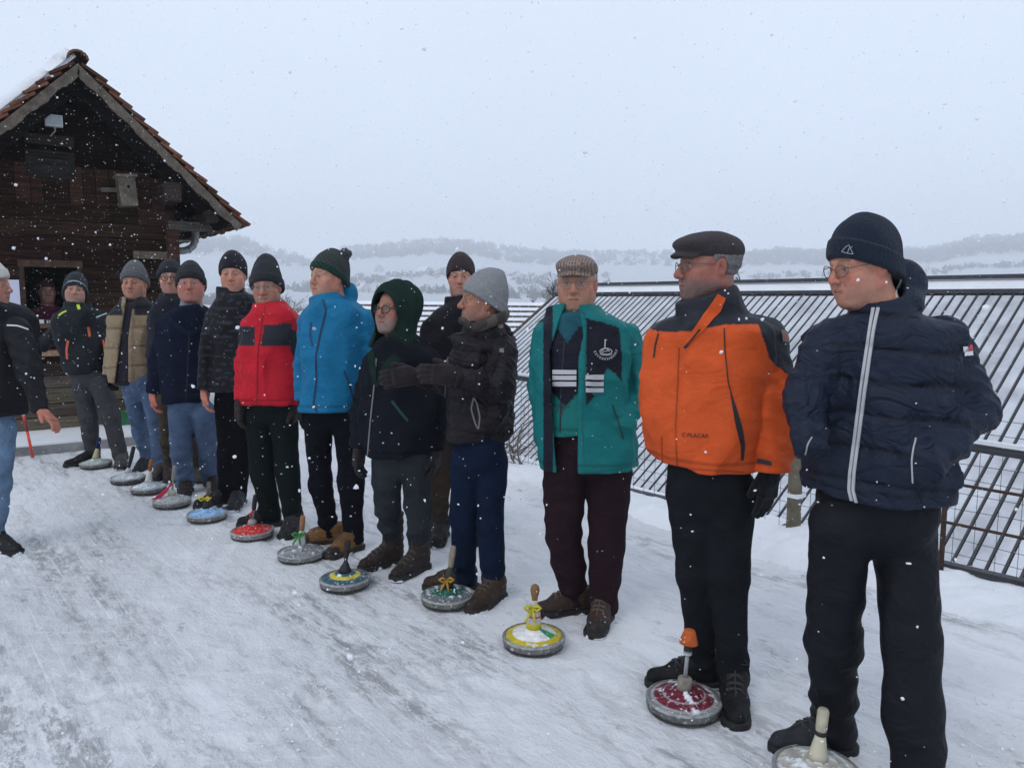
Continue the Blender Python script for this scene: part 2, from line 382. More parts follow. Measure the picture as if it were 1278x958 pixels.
def build_head(s):
    h = s.sp['head']; x, y = h['px']; sc = h.get('sc', 1.0)
    c = s.p(x, y, h.get('dz', 0)); A = head_axes(c[0], c[1], h.get('yaw', 0), h.get('pitch', 0), h.get('roll', 0))
    s.hc, s.hA, s.hs = c, A, sc
    res = max(.0030, .00075 * s.D)
    nb = s.p(*s.sp['neck']) if 'neck' in s.sp else c + np.array([0, 0, -.2])
    f = lambda P: face_sdf(local_head(P, c, A, sc), h) * sc
    lo, hi = c - np.array([.14, .14, .215]) * sc, c + np.array([.14, .14, .14]) * sc
    def ff(P):
        d = f(P)
        if h.get('hat', 'none') != 'none': d = smax(d, (local_head(P, c, A, sc)[:, 2] - .072) * sc, .03)
        return smin(d, cone(P, c - A[1] * .02 + np.array([0, 0, -.09]), nb, .056, .066), .03)
    v, q = sdf_mesh(ff, lo, hi, res)
    col = face_col(local_head(v, c, A, sc), h, res)
    # hidden body below, and bare hands: joined into the one body mesh
    vs, qs, cs = [v], [q], [col]; sk = np.array(h.get('skin', (.42, .235, .17))) * np.array([.90, .77, .71])
    tr = s.sp['torso']; ys = [r[0] for r in tr]
    top = nb; pel = s.p((tr[-1][1] + tr[-1][2]) / 2, tr[-1][0])
    ch = [(nb + np.array([0, 0, .03]), .055), (nb + np.array([0, 0, -.12]), .085), (pel + np.array([0, 0, .10]), .06)]
    segs = [ch]
    for a in s.sp.get('arms', []):
        aw = [s.p(q_[0], q_[1], q_[3] if len(q_) > 3 else 0) for q_ in a]
        if not s.sp.get('hands'): aw[-1] = aw[1] + (aw[-1] - aw[1]) * .55
        aw[0] = aw[0] - np.array([0, 0, .05]); segs.append([(q_, .026) for q_ in aw])
    for (lg, ft) in zip(s.legpts, s.sp['feet']): segs.append([(p_, .04) for p_, r in lg])
    def fb(P):
        d = None
        for g in segs:
            e = tubes_sdf(P, g); d = e if d is None else smin(d, e, .04)
        return d
    allp = [p_ for g in segs for p_, r in g]
    v2, q2 = sdf_mesh(fb, *s.bounds(allp, .1), .022)
    qs.append(q2 + len(vs[0])); vs.append(v2); cs.append(np.tile(sk, (len(v2), 1)))
    for hd in s.sp.get('hands', []):
        W = s.p(*hd['w']); f3 = lambda P: hand_sdf(P, W, hd['d'], hd['s'], hd['n'], hd.get('sc', 1), hd.get('curl', .5))
        v3, q3 = sdf_mesh(f3, W - .23, W + .23, max(.0032, .0008 * s.D))
        b = sum(len(a) for a in vs); vs.append(v3); qs.append(q3 + b); cs.append(np.tile(sk * np.array([1.02, .8, .78]), (len(v3), 1)))
    o = mesh_np('body', np.concatenate(vs), np.concatenate(qs), M['skin'], s.o, np.concatenate(cs)); s.parts['body'] = (v, q)
    if 'hair' in h: build_hair(s, h, res)
    if h.get('hat'): globals()['hat_' + h['hat']](s, h, max(.0036, .0009 * s.D))
    if h.get('glasses'): build_glasses(s, h)

def build_hair(s, h, res):
    c, A, sc = s.hc, s.hA, s.hs
    def f(P):
        Q = local_head(P, c, A, sc); a = np.abs(Q[:, 0])
        d = face_sdf(Q, h) - .006 - .0025 * lump(Q, 160, 5)
        d = smax(d, Q[:, 1] - (.010 + .25 * (Q[:, 2])), .008)                 # behind the temples
        d = smax(d, -(Q[:, 2] + .045 + .55 * np.maximum(0, Q[:, 1] + .02) - .02), .008)
        if h.get('hat') == 'cap': d = smax(d, Q[:, 2] - .06, .01)
        if h.get('fringe'): d = np.minimum(d, smax(face_sdf(Q, h) - .010 - .004 * lump(Q, 90, 5), np.maximum(.052 - Q[:, 2] + .5 * np.maximum(0, Q[:, 1] - .07), -Q[:, 2]), .01)); d = smin(d, smax(ell(Q, (0, -.03, -.02), (.088, .075, .13)), Q[:, 1] - .0, .01), .01)
        e = ell(np.stack([a, Q[:, 1], Q[:, 2]], 1), (.084, -.010, -.008), (.022, .023, .037))
        d = smax(d, -e, .006)
        return d * sc
    s.mk('hair', f, c - .13 * sc, c + .15 * sc, res * 1.15, 'hair', h['hair'])

def hat_beanie(s, h, res):
    c, A, sc = s.hc, s.hA, s.hs; b = h.get('hatp', {})
    zf, zb = b.get('zf', .036), b.get('zb', -.035); tall = b.get('tall', .025); cuff = b.get('cuff', .05); bx = b.get('back', 0.0)
    yb = -.05 + bx
    def f(P):
        Q = local_head(P, c, A, sc); lev = Q[:, 2] - (zf + (Q[:, 1] - .09) * (zf - zb) / .19)
        ang = np.arctan2(Q[:, 0], Q[:, 1] + .014)
        top = np.clip((Q[:, 2] - .06) / .1, 0, 1)
        Q2 = Q + np.stack([0 * top, b.get('slouch', 0) * top, 0 * top], 1)
        Q2 = np.stack([Q2[:, 0], Q2[:, 1], np.where(Q2[:, 2] < .036, .036 + (Q2[:, 2] - .036) * .35, Q2[:, 2])], 1)
        d = ell(Q2, (0, -.014, .036), (.091, .108, .098 + tall))
        if b.get('tip'): d = smin(d, sph(Q2, (0, -.05, .105 + tall), b['tip']), .05)
        d = d - .0022 * np.abs(np.sin(ang * b.get('ribs', 34))) - .004 * lump(Q, 38, 3) * (lev > cuff)
        if cuff > 0:
            inc = np.clip((cuff - lev) / .006 + .5, 0, 1); d = d - .007 * inc
        return smax(d, -lev, .008) * sc
    def colf(v):
        Q = local_head(v, c, A, sc); lev = Q[:, 2] - (zf + (Q[:, 1] - .09) * (zf - zb) / .19)
        col = np.tile(np.array(b['col'], float), (len(v), 1))
        if 'cuffcol' in b: col[lev < cuff] = b['cuffcol']
        ang = np.arctan2(Q[:, 0], Q[:, 1] + .014)
        if 'fleck' in b: col *= (1 + b['fleck'] * np.sin(ang * 24) * np.sin(Q[:, 2] * 260))[:, None]
        if 'band' in b:
            z0, z1, cc = b['band']; col[(lev > z0) & (lev < z1)] = cc
        return col
    s.mk(b.get('name', 'beanie'), f, c - np.array([.15, .15, .1]) * sc, c + np.array([.15, .15, .26]) * sc, res, 'knit', colf)
    if b.get('pom'):
        pc = c + (A.T @ np.array([0, -.06 - b.get('slouch', 0), .145 + tall])) * sc if 'pompx' not in b else s.p(*b['pompx'])
        g = lambda P: sph(P, pc, .036) - .006 * lump(P - pc, 150, 9) - .004 * lump(P - pc, 260, 4)
        o = s.mk('pompom', g, pc - .07, pc + .07, res, 'knit', b.get('pomcol', b['col']))

def hat_cap(s, h, res):
    c, A, sc = s.hc, s.hA, s.hs; b = h.get('hatp', {})
    def f(P):
        Q = local_head(P, c, A, sc)
        d = ell(Q, (0, -.016, .054), (.086, .104, .064))
        d = smin(d, ell(Q - np.array([0, .058, .070]), (0, 0, 0), (.076, .066, .026)), .04)
        d = smax(d, -(Q[:, 2] - (.040 + (Q[:, 1] - .09) * .17)), .006) - .002 * lump(Q, 45, 2)
        arch = .35 * Q[:, 0] ** 2 / .08
        vq = np.stack([Q[:, 0], Q[:, 1], Q[:, 2] + arch + .30 * (Q[:, 1] - .09)], 1)
        v = smax(ell(vq, (0, .074, .047), (.072, .056, .0085)), -(Q[:, 1] - .055), .01)
        return smin(d, v, .012) * sc
    def colf(v):
        Q = local_head(v, c, A, sc); col = np.tile(np.array(b['col'], float), (len(v), 1))
        if b.get('check'):
            t = np.sin(Q[:, 0] * 520) * .5 + np.sin((Q[:, 1] + Q[:, 2]) * 520) * .5
            col = np.where((t > 0)[:, None], col, np.array(b['check']))
        return col
    s.mk('flat_cap', f, c - np.array([.14, .17, .05]) * sc, c + np.array([.14, .17, .16]) * sc, res * .9, 'knit', colf)

def hat_none(s, h, res): pass

def build_glasses(s, h):
    c, A, sc = s.hc, s.hA, s.hs; g = h['glasses']; W = lambda x, y, z: c + (A.T @ np.array([x, y, z])) * sc
    mb = MB(); r = g.get('r', .0016); lens = []; col = g.get('col', (.08, .07, .06)); rx, rz = g.get('size', (.024, .018))
    for sg in (-1, 1):
        ring = []
        for k in range(21):
            a = 2 * math.pi * k / 20; x = .033 + rx * math.cos(a); ring.append(W(sg * x, .101 - .010 * ((x - .02) / .04) ** 2, -.002 + rz * math.sin(a) * (1.0 if math.sin(a) > 0 else 1.08)))
        mb.tube(ring, r, 6, col, False); lens.append(ring[:20])
        mb.tube([W(sg * .057, .092, .004), W(sg * .072, .06, .006), W(sg * .080, .0, .006), W(sg * .079, -.018, -.004)], r, 6, col)
    mb.tube([W(-.010, .104, .003), W(0, .107, .005), W(.010, .104, .003)], r, 6, col)
    o = mb.build('glasses', M['trim'], s.o, True)
    for rg_ in lens:
        lm = MB(); lm.add(rg_, [tuple(range(20))]); lm.build('lens', M['lens'], o, origin=s.org)

# ---- clothes
def torso_fn(s, rows, depth, yaw, zc=0.0, h0=None, top_round=.05):
    R = []
    for r in rows:
        y, xl, xr = r[:3]; dz = r[3] if len(r) > 3 else 0
        a, b = s.p(xl, y, zc + dz), s.p(xr, y, zc + dz); wf = min(1, max(0, (y - rows[0][0]) / (rows[-1][0] - rows[0][0]))) ** 1.5      # the hem one sees is its front edge
        R.append((s.p((xl + xr) / 2, y, zc + dz - depth * .9 * wf)[2], (a[0] + b[0]) / 2, (a[1] + b[1]) / 2, abs(b[0] - a[0]) / 2, r[4] if len(r) > 4 else 1.0))
    R = np.array(sorted(R)); zz = np.linspace(R[0, 0], R[-1, 0], 200)
    T = [np.interp(zz, R[:, 0], R[:, i]) for i in (1, 2, 3, 4)]
    ker = np.exp(-np.linspace(-2, 2, 21) ** 2); ker /= ker.sum()
    T = [np.convolve(np.pad(t, 10, mode='edge'), ker, 'valid') for t in T]
    X0 = (R[:, 1]).mean(); psi = math.radians(yaw) + math.atan2(X0, s.D); c_, s_ = math.cos(psi), math.sin(psi)
    zb, zt = R[0, 0], R[-1, 0]; ex = 2.3 if abs(s_) < .35 else 2.0
    def f(P):
        z = P[:, 2]; cx, cy, w, dm = [np.interp(z, zz, t) for t in T]; dp = np.minimum(depth * dm, w * 1.6 + .02)
        wa = np.sqrt(np.maximum(w * w - (dp * s_) ** 2, (.35 * w) ** 2)) / max(abs(c_), .35); dp = np.where(w * w < (dp * s_) ** 2, w * .95, dp)
        X, Y = P[:, 0] - cx, P[:, 1] - cy; u = X * c_ - Y * s_; v = X * s_ + Y * c_
        # ellipse in the body frame whose outline matches the traced width
        r = (np.abs(u / wa) ** ex + np.abs(v / dp) ** ex) ** (1 / ex)
        d = (r - 1) * np.minimum(wa, dp) * .9
        d = smax(d, z - zt, top_round); return smax(d, zb - z, .012)
    return f, zb, zt

def build_top(s, g, name):
    """g: torso rows, arms, depth, yaw, collar, puff..."""
    rows = g['torso']; k = s.k
    f0, zb, zt = torso_fn(s, rows, g.get('depth', .14), g.get('yaw', 0), g.get('dz', 0), top_round=g.get('tround', .05))
    arms = []
    for a in g.get('arms', []):
        a = [(a[0][0], a[0][1] + a[0][2] * .26, a[0][2] * .98) + tuple(a[0][3:])] + list(a[1:])     # sloping shoulders
        arms.append([(s.p(q[0], q[1], (q[3] if len(q) > 3 else 0) + g.get('dz', 0)), q[2] * k) for q in a])
    pf, pa = g.get('puff', 0), g.get('puffa', .010); fq, fa = g.get('fold', 14) * 2.6, g.get('folda', .007) * 1.8; sd = g.get('seed', 3)
    col = g.get('collar')
    if col: cw = [(s.p(q[0], q[1], q[3] if len(q) > 3 else 0), q[2] * k) for q in col['pts']]; hole = col.get('hole', .8)
    blobs = [(s.p(b[0], b[1], b[4] if len(b) > 4 else 0), b[2] * k, b[3] * k) for b in g.get('blobs', [])]
    cut = g.get('cut')
    def f(P):
        d = f0(P)
        if pf: d = d - pa * (np.abs(np.sin(math.pi * (P[:, 2] + .022 * lump(P, 7, sd)) / pf)) ** .30 - .8)
        if fa: d = d - fa * folds(P, fq, sd, 3, .7) - fa * 1.3 * lump(P, fq * .42, sd + 4)
        d = smax(d, zb + .004 * lump(P, 14, sd) - P[:, 2], .010)
        for a in arms:
            L = 0; e = None
            for (p0, r0), (p1, r1) in zip(a, a[1:]):
                l = np.linalg.norm(p1 - p0); dd, t = cone(P, p0, p1, r0, r1, True); sarc = L + t * l; L += l
                if pf: dd = dd - pa * .9 * (np.abs(np.sin(math.pi * (sarc + .012 * lump(P, 12, sd)) / (pf * .9))) ** .30 - .8)
                e = dd if e is None else smin(e, dd, .025)
            el = a[1][0]; near = np.exp(-((P - el) ** 2).sum(1) / .012)
            if fa: e = e - (fa * .9 + .010 * near) * folds(P, fq * 1.3, sd + 11, 3, 1.6)
            w, wd = a[-1][0], a[-1][0] - a[-2][0]; wd = wd / np.linalg.norm(wd)
            e = smax(e, (P - w) @ wd, .008)
            kk = .007 + .030 * np.exp(-((P - a[0][0]) ** 2).sum(1) / .016) + g.get('pocket', 0) * np.exp(-((P - w) ** 2).sum(1) / .007); hh = np.clip(.5 + .5 * (e - d) / kk, 0, 1); d = e + (d - e) * hh - kk * hh * (1 - hh)
        for c, rx, rz in blobs: d = smin(d, ell(P, c, (rx, rx * 1.0, rz)) - .004 * folds(P, 30, sd + 2, 3), .02)
        if col:
            e = tubes_sdf(P, cw, .01) - .003 * folds(P, 30, sd + 7, 2)
            tp, td = cw[-1][0], cw[-1][0] - cw[-2][0]; td = td / np.linalg.norm(td)
            e = smax(e, (P - tp) @ td, .006)
            d = smin(d, e, .02)
            d = smax(d, -(tubes_sdf(P, [(p_, r_ * hole) for p_, r_ in cw[1:]] + [(tp + td * .08, cw[-1][1] * hole)], .01)), .006)
        if cut: d = smax(d, -cut(P), .006)
        return d
    pts = [s.p(r[i], r[0], dz) for r in rows for i in (1, 2) for dz in (-.22, .22)] + [p for a in arms for p, r in a] + [b[0] for b in blobs]
    if col: pts += [p for p, r in cw]
    lo, hi = s.bounds(pts, .1); lo[2] += .06
    res = g.get('res', max(.0065, .0019 * s.D))
    c0_ = g['col']
    def cf(v):                                   # stitched seams: quilting rows and the hem
        c = np.array(c0_(v) if callable(c0_) else np.tile(np.array(c0_, float), (len(v), 1)), float); on = f0(v) < .022
        if pf: c *= (1 - .60 * on * np.exp(-(np.abs(np.sin(math.pi * (v[:, 2] + .022 * lump(v, 7, sd)) / pf)) * pf / math.pi / .0065) ** 2))[:, None]
        c *= (1 - .45 * on * np.exp(-((v[:, 2] - zb - .042) / .006) ** 2))[:, None]
        return c
    return s.mk(name, f, lo, hi, res, g.get('mat', 'shell'), cf)

def build_legs(s):
    k = s.k; g = s.sp['legs']; hem_dz = g.get('dz', 0); sd = g.get('seed', 5); L = s.legpts; fa = g.get('folda', .007) * .60
    w = g['waist']; a, b = s.p(w[1], w[0], hem_dz), s.p(w[2], w[0], hem_dz); wc = (a + b) / 2; ww = abs(b[0] - a[0]) / 2; top = wc + np.array([0, 0, .13])
    psi = math.radians(s.sp.get('yaw', 0)) + math.atan2(wc[0], s.D); RZ = np.array([[math.cos(psi), -math.sin(psi), 0], [math.sin(psi), math.cos(psi), 0], [0, 0, 1.0]])
    cut_h = [p[-1][0][2] + g.get('cuff', -.03) for p in L]
    def f(P):
        d = None
        for i, lg in enumerate(L):
            e = tubes_sdf(P, lg, .03)
            kn, an = lg[1][0], lg[-1][0]
            nk = .75 * np.exp(-((P - kn) ** 2).sum(1) / .014) + 1.15 * np.exp(-((P[:, 2] - an[2] - .05) / .09) ** 2)
            e = e - (fa + .009 * nk) * folds(P, 27, sd + i, 3, 1.5) - fa * .9 * lump(P, 17, sd + 3 + i)
            e = smax(e, cut_h[i] - P[:, 2], .006)
            d = e if d is None else smin(d, e, .015)
        e = ell((P - wc) @ RZ.T, (0, 0, .03), (ww * .92, g.get('depth', .120), .17)); e = smax(e, P[:, 2] - top[2], .02)
        return smin(d, e, .03)
    pts = [p for l in L for p, r in l] + [a, b, top, wc - np.array([0, .15, 0]), wc + np.array([0, .15, 0])]
    lo, hi = s.bounds(pts, .11); lo[2] = max(lo[2], .0)
    s.mk(g.get('name', 'trousers'), f, lo, hi, g.get('res', max(.0075, .002 * s.D)), g.get('mat', 'cotton'), g['col'])

def build_shoes(s):
    for i, ft in enumerate(s.sp['feet']):
        hl, d, L = s.footgeo[i]; lat = np.array([-d[1], d[0], 0]); sh = ft.get('shaft', .13); ank = s.legpts[i][-1][0]
        tall = sh > .2; an = hl + d * .07
        def f(P):
            Q = np.stack([(P - hl) @ d, (P - hl) @ lat, P[:, 2]], 1)
            e = cone(Q, (.055, 0, .048), (.19, 0, .042), .043, .047); e = smin(e, cone(Q, (.19, 0, .042), (L - .038, 0, .036), .047, .036), .02)
            e = smin(e, cone(Q, (.075, 0, .12), (.17, 0, .055), .046, .042), .03)
            wd = ft.get('wide', .052)
            e = smin(e, cone(Q, (.065, 0, .08), (.068, 0, sh), wd, wd + (.008 if tall else .002)), .03); e = smax(e, Q[:, 2] - sh, .01)
            e = e - .0025 * folds(P, 45, 4 + i, 3) - (.002 * np.cos(Q[:, 2] * 130) * (Q[:, 2] > .07))
            e = smax(e, .004 - Q[:, 2], .004)
            r2 = np.sqrt(Q[:, 1] ** 2 + np.maximum(np.maximum(.05 - Q[:, 0], Q[:, 0] - (L - .05)), 0) ** 2) - (.0545 - .007 * np.exp(-((Q[:, 0] - .11) / .05) ** 2))
            so = smax(r2, np.abs(Q[:, 2] - .0140) - .0140, .004)
            return smin(e, so, .002)
        def colf(v):
            z = v[:, 2]; Q = (v - hl) @ d; c = np.tile(np.array(ft['col'], float), (len(v), 1))
            c[z < .030] = ft.get('sole', (.018, .018, .018))
            c[(z < .036) & (z > .029)] = np.array(ft.get('welt', np.array(ft['col'], float) * .45))
            if 'toe' in ft: c[(Q > L - .075) & (z < .07)] = ft['toe']
            sn = lump(v, 70, 3 + i) + 3.0 * (.018 - z) / .05
            if ft.get('snow', 1): c[(sn > .95 - .5 * (ft.get('snow', 1) - 1)) & (z < .075)] = (.75, .78, .82)
            return c
        nm = ft.get('name', 'shoe')
        lo, hi = s.bounds([hl, hl + d * L, np.array([an[0], an[1], sh])], .08); lo[2] = -.01; hi[2] = sh + .03
        s.mk(nm, f, lo, hi, max(.0048, .0013 * s.D), 'leather', colf)
        if ft.get('lace'):
            mb = MB(); bv = BVHTree.FromPolygons(s.parts[nm][0].tolist(), s.parts[nm][1].tolist())
            def onshoe(t, y, off=.002):
                q = hl + d * t + lat * y; r_ = bv.ray_cast(Vector((q[0], q[1], .5)), Vector((0, 0, -1)))
                return np.array(r_[0]) + np.array([0, 0, off]) if r_[0] is not None else None
            for j in range(ft.get('nl', 4)):
                for dt in (-.006, .006):
                    pp = [onshoe(.115 + .026 * j + dt * (y / .03), y) for y in (-.030, -.018, -.006, .006, .018, .030)]; pp = [p_ for p_ in pp if p_ is not None]
                    if len(pp) > 2: mb.tube(pp, .0030, 5, ft['lace'])
            k0 = onshoe(.115, 0)
            if k0 is not None:
                for sg in (-1, 1): mb.tube([k0, k0 + lat * sg * .03 + np.array([0, 0, .016]), k0 + lat * sg * .048 + d * .01 + np.array([0, 0, -.006]), k0 + lat * sg * .02 + d * .012 + np.array([0, 0, -.004])], .0026, 5, ft['lace'])
            pp = [onshoe(.105 + .01 * j, 0) for j in range(int(2.6 * ft.get('nl', 4)) + 3)]; pp = [p_ for p_ in pp if p_ is not None]
            if len(pp) > 2: mb.tube(pp, .0028, 5, ft['lace'])
            mb.build('shoelace', M['trim'], s.o, True)

def prep_legs(s):
    s.footgeo = []; s.legpts = []; k = s.k
    for lg, ft in zip(s.sp['legs']['chain'], s.sp['feet']):
        a, b = ground(*ft['h']), ground(*ft['t']); d = b - a; d[2] = 0; d /= np.linalg.norm(d); L = ft.get('L', .30); m = (a + b) / 2
        hl = m - d * L / 2; s.footgeo.append((hl, d, L)); fd = hl[1] + d[1] * .07 - s.D
        n = len(lg); pts = []
        for i, q in enumerate(lg):
            dz = (q[3] if len(q) > 3 else None)
            t = i / (n - 1)
            if dz is None: dz = fd * t + s.sp['legs'].get('dz', 0) * (1 - t)
            pts.append((s.p(q[0], q[1], dz), q[2] * k))
        an = hl + d * .068; an[2] = max(pts[-1][0][2], .07); pts[-1] = (an * np.array([1, 1, 0]) * .6 + pts[-1][0] * np.array([1, 1, 0]) * .4 + np.array([0, 0, an[2]]), pts[-1][1])
        s.legpts.append(pts)

def build_gloves(s):
    for g in s.sp.get('gloves', []):
        W = s.p(*g['w']); f = lambda P: hand_sdf(P, W, g['d'], g['s'], g['n'], g.get('sc', 1.05), g.get('curl', .5), True, g.get('spread', 1)) - .0012 * lump(P, 130, 3)
        s.mk('glove', f, W - .25, W + .25, max(.0036, .0009 * s.D), 'knit', g['col'])

# ---- things sewn to the clothes: laid on the garment's own surface
def garment_bvh(s, names):
    V, Q, b = [], [], 0
    for n in names:
        v, q = s.parts[n]; V.append(v); Q.append(q + b); b += len(v)
    return BVHTree.FromPolygons(np.concatenate(V).tolist(), np.concatenate(Q).tolist())
def hit(bvh, px, py):
    d = ray(px, py); d = d / np.linalg.norm(d)
    r = bvh.ray_cast(Vector(CAM), Vector(d))
    if r[0] is None: return None
    n = np.array(r[1]); n = n if n @ d < 0 else -n
    return np.array(r[0]), n
def ribbon(s, on, pts, w, name, col, m='trim', off=.0015, th=.0025, step=2.0, closed=False):
    bvh = garment_bvh(s, on if isinstance(on, (list, tuple)) else [on]); P = []
    for (x0, y0), (x1, y1) in zip(pts, pts[1:]):
        n = max(1, int(math.hypot(x1 - x0, y1 - y0) / step))
        P += [(x0 + (x1 - x0) * i / n, y0 + (y1 - y0) * i / n) for i in range(n)]
    P.append(pts[-1]); H_ = [hit(bvh, *p) for p in P]; H_ = [h for h in H_ if h is not None]
    if len(H_) < 3: return None
    pos = np.array([h[0] for h in H_]); nor = np.array([h[1] for h in H_])
    for _ in range(2):
        pos[1:-1] = (pos[:-2] + 2 * pos[1:-1] + pos[2:]) / 4; nor[1:-1] = (nor[:-2] + nor[1:-1] + nor[2:]) / 3
    nor /= np.linalg.norm(nor, axis=1)[:, None]
    tan = np.gradient(pos, axis=0); tan /= np.linalg.norm(tan, axis=1)[:, None] + 1e-9
    sd = np.cross(tan, nor); sd /= np.linalg.norm(sd, axis=1)[:, None] + 1e-9
    ww = np.interp(np.linspace(0, 1, len(pos)), np.linspace(0, 1, len(w)), w)[:, None] if hasattr(w, '__len__') else w
    a = pos + nor * (off + th); b = pos - nor * .004
    ring = [a - sd * ww / 2, a + sd * ww / 2, b + sd * ww / 2, b - sd * ww / 2]
    V = np.stack(ring, 1).reshape(-1, 3); fs = []
    for i in range(len(pos) - 1):
        for j in range(4): fs.append((i * 4 + j, i * 4 + (j + 1) % 4, i * 4 + 4 + (j + 1) % 4, i * 4 + 4 + j))
    fs += [(3, 2, 1, 0), tuple(4 * (len(pos) - 1) + j for j in range(4))]
    return mesh_np(name, V, fs, M[m], s.o, np.tile(np.array(col, float), (len(V), 1)), False)
def patch(s, on, quad, name, colf, m='trim', nu=14, nv=10, off=.002, parent=None):
    """quad: 4 px corners tl,tr,br,bl"""
    bvh = garment_bvh(s, [on]); q = np.array(quad, float); V, C = [], []
    for j in range(nv + 1):
        for i in range(nu + 1):
            u, v = i / nu, j / nv; p = (1 - v) * ((1 - u) * q[0] + u * q[1]) + v * ((1 - u) * q[3] + u * q[2])
            h = hit(bvh, *p)
            V.append(None if h is None else h[0] + h[1] * off); C.append(colf(u, v) if callable(colf) else colf)
    idx = {}; VV, CC, fs = [], [], []
    for i, v in enumerate(V):
        if v is not None: idx[i] = len(VV); VV.append(v); CC.append(C[i])
    for j in range(nv):
        for i in range(nu):
            a = [j * (nu + 1) + i, j * (nu + 1) + i + 1, (j + 1) * (nu + 1) + i + 1, (j + 1) * (nu + 1) + i]
            if all(x in idx for x in a):
                p = np.array([VV[idx[x]] for x in a])
                if np.ptp(p[:, 1]) < .08: fs.append(tuple(idx[x] for x in a))
    if not fs: return None
    return mesh_np(name, np.array(VV), fs, M[m], s.o, np.array(CC), True)
def text_mesh(txt, size=1.0, spacing=1.0):
    cu = bpy.data.curves.new('tmp', 'FONT'); cu.body = txt; cu.size = size; cu.align_x = 'CENTER'; cu.resolution_u = 2; cu.space_character = spacing; cu.offset = .012
    o = bpy.data.objects.new('tmp', cu); COL.objects.link(o); dg = bpy.context.evaluated_depsgraph_get()
    me = o.evaluated_get(dg).to_mesh(); v = [tuple(x.co) for x in me.vertices]; f = [tuple(p.vertices) for p in me.polygons]
    o.evaluated_get(dg).to_mesh_clear(); bpy.data.objects.remove(o); bpy.data.curves.remove(cu); return np.array(v), f
def sewn(s, on, items, name, col, m='trim', off=.003):
    """items: list of (verts2d in px, faces); all laid on the garment as ONE mesh"""
    bvh = garment_bvh(s, [on]); VV, fs = [], []
    for v2, f in items:
        b = len(VV); ok = True; tmp = []
        for p in v2:
            h = hit(bvh, *p)
            if h is None: ok = False; break
            tmp.append(h[0] + h[1] * off)
        if ok: VV += tmp; fs += [tuple(b + i for i in q) for q in f]
    if fs: return mesh_np(name, np.array(VV), fs, M[m], s.o, np.tile(np.array(col, float), (len(VV), 1)), False)
def px_text(txt, cx, cy, hpx, ang=0, wscale=1.0):
    v, f = text_mesh(txt); sc = hpx / .72; a = math.radians(ang)
    x, y = v[:, 0] * sc * wscale, (v[:, 1] - .36) * sc
    return np.stack([cx + x * math.cos(a) + y * math.sin(a), cy + x * math.sin(a) - y * math.cos(a)], 1), f
def px_line(p, q, w):
    p, q = np.array(p, float), np.array(q, float); d = q - p; n = np.array([-d[1], d[0]]) / (np.linalg.norm(d) + 1e-9) * w / 2
    return np.array([p - n, q - n, q + n, p + n]), [(0, 1, 2, 3)]

def make(label, fx, fy, sp):
    s = Person(label, fy, fx, sp); prep_legs(s); build_head(s)
    build_top(s, sp, sp.get('topname', 'jacket'))
    for nm, g in sp.get('extra', []): build_top(s, g, nm)
    build_legs(s); build_shoes(s); build_gloves(s)
    return s
# ------------------------------------------------------------------ the men
BLK = (.006, .007, .009); NAVY = (.0105, .0155, .031); SK = (.42, .245, .18)
def band_noise(v, f=60, sd=3): return lump(v, f, sd)

# 1 man at the right end, navy quilted jacket -----------------------------------------------------
p1 = make('man in quilted navy jacket and navy beanie, hands in pockets, at the right end', 1088, 962, dict(
    head=dict(px=(1076, 331), yaw=52, pitch=-10, roll=0, sc=.99, skin=(.50, .27, .20), flush=1.1, stubble=.12, smile=.004, brow=(.16, .11, .07), fat=.002, gaze=.0,
              hat='beanie', hatp=dict(col=(.012, .018, .032), zf=.038, zb=-.062, tall=.020, cuff=.062, ribs=0), hair=(.16, .13, .10), glasses=dict(r=.0014, col=(.10, .08, .06), size=(.024, .017))),
    neck=(1098, 392),
    torso=[(378, 1078, 1128), (392, 1052, 1160), (404, 1026, 1180), (425, 1014, 1182), (480, 1018, 1172), (540, 1012, 1168), (600, 1009, 1171), (632, 1013, 1170)],
    depth=.155, yaw=20, tround=.03,
    arms=[[(1030, 418, 27), (1005, 500, 27, -.02), (1014, 566, 20, -.12)], [(1178, 416, 33), (1207, 512, 32, -.06), (1150, 586, 24, -.21)]],
    pocket=.05, puff=.098, puffa=.013, fold=16, folda=.006, mat='puffer', col=NAVY,
    collar=dict(pts=[(1100, 405, 42), (1096, 374, 34)], hole=.86),
    blobs=[(1127, 360, 27, 37, .04), (1118, 378, 33, 26, .01)],
    legs=dict(waist=(640, 1012, 1172), chain=[(1046, 655, 36), (1040, 800, 32), (1034, 918, 30)] and [[(1048, 655, 37), (1040, 800, 33), (1035, 915, 29)], [(1130, 655, 38), (1135, 800, 35), (1142, 985, 34)]], col=(.0055, .0065, .0095), mat='shell', folda=.010, cuff=-.05),
    feet=[dict(h=(1055, 935), t=(974, 938), col=(.02, .022, .026), lace=(.04, .04, .042)), dict(h=(1150, 1000), t=(1120, 1045), col=(.02, .022, .026))]))
ribbon(p1, 'jacket', [(1090, 384), (1086, 410), (1077, 470), (1069, 530), (1061, 590), (1060, 612), (1066, 634)], .009, 'zip_tape', (.42, .42, .43))
ribbon(p1, 'jacket', [(1096, 384), (1091, 410), (1082, 470), (1074, 530), (1066, 590), (1065, 612), (1071, 634)], .009, 'zip_tape', (.42, .42, .43))
ribbon(p1, 'jacket', [(1142, 546), (1138, 575), (1139, 602)], .004, 'pocket_zip', (.4, .4, .4))
ribbon(p1, 'jacket', [(1013, 545), (1008, 555), (1005, 566)], .004, 'pocket_zip', (.3, .3, .3))
ribbon(p1, 'jacket', [(1144, 603), (1148, 614), (1151, 628)], .003, 'drawcord', (.01, .01, .012))
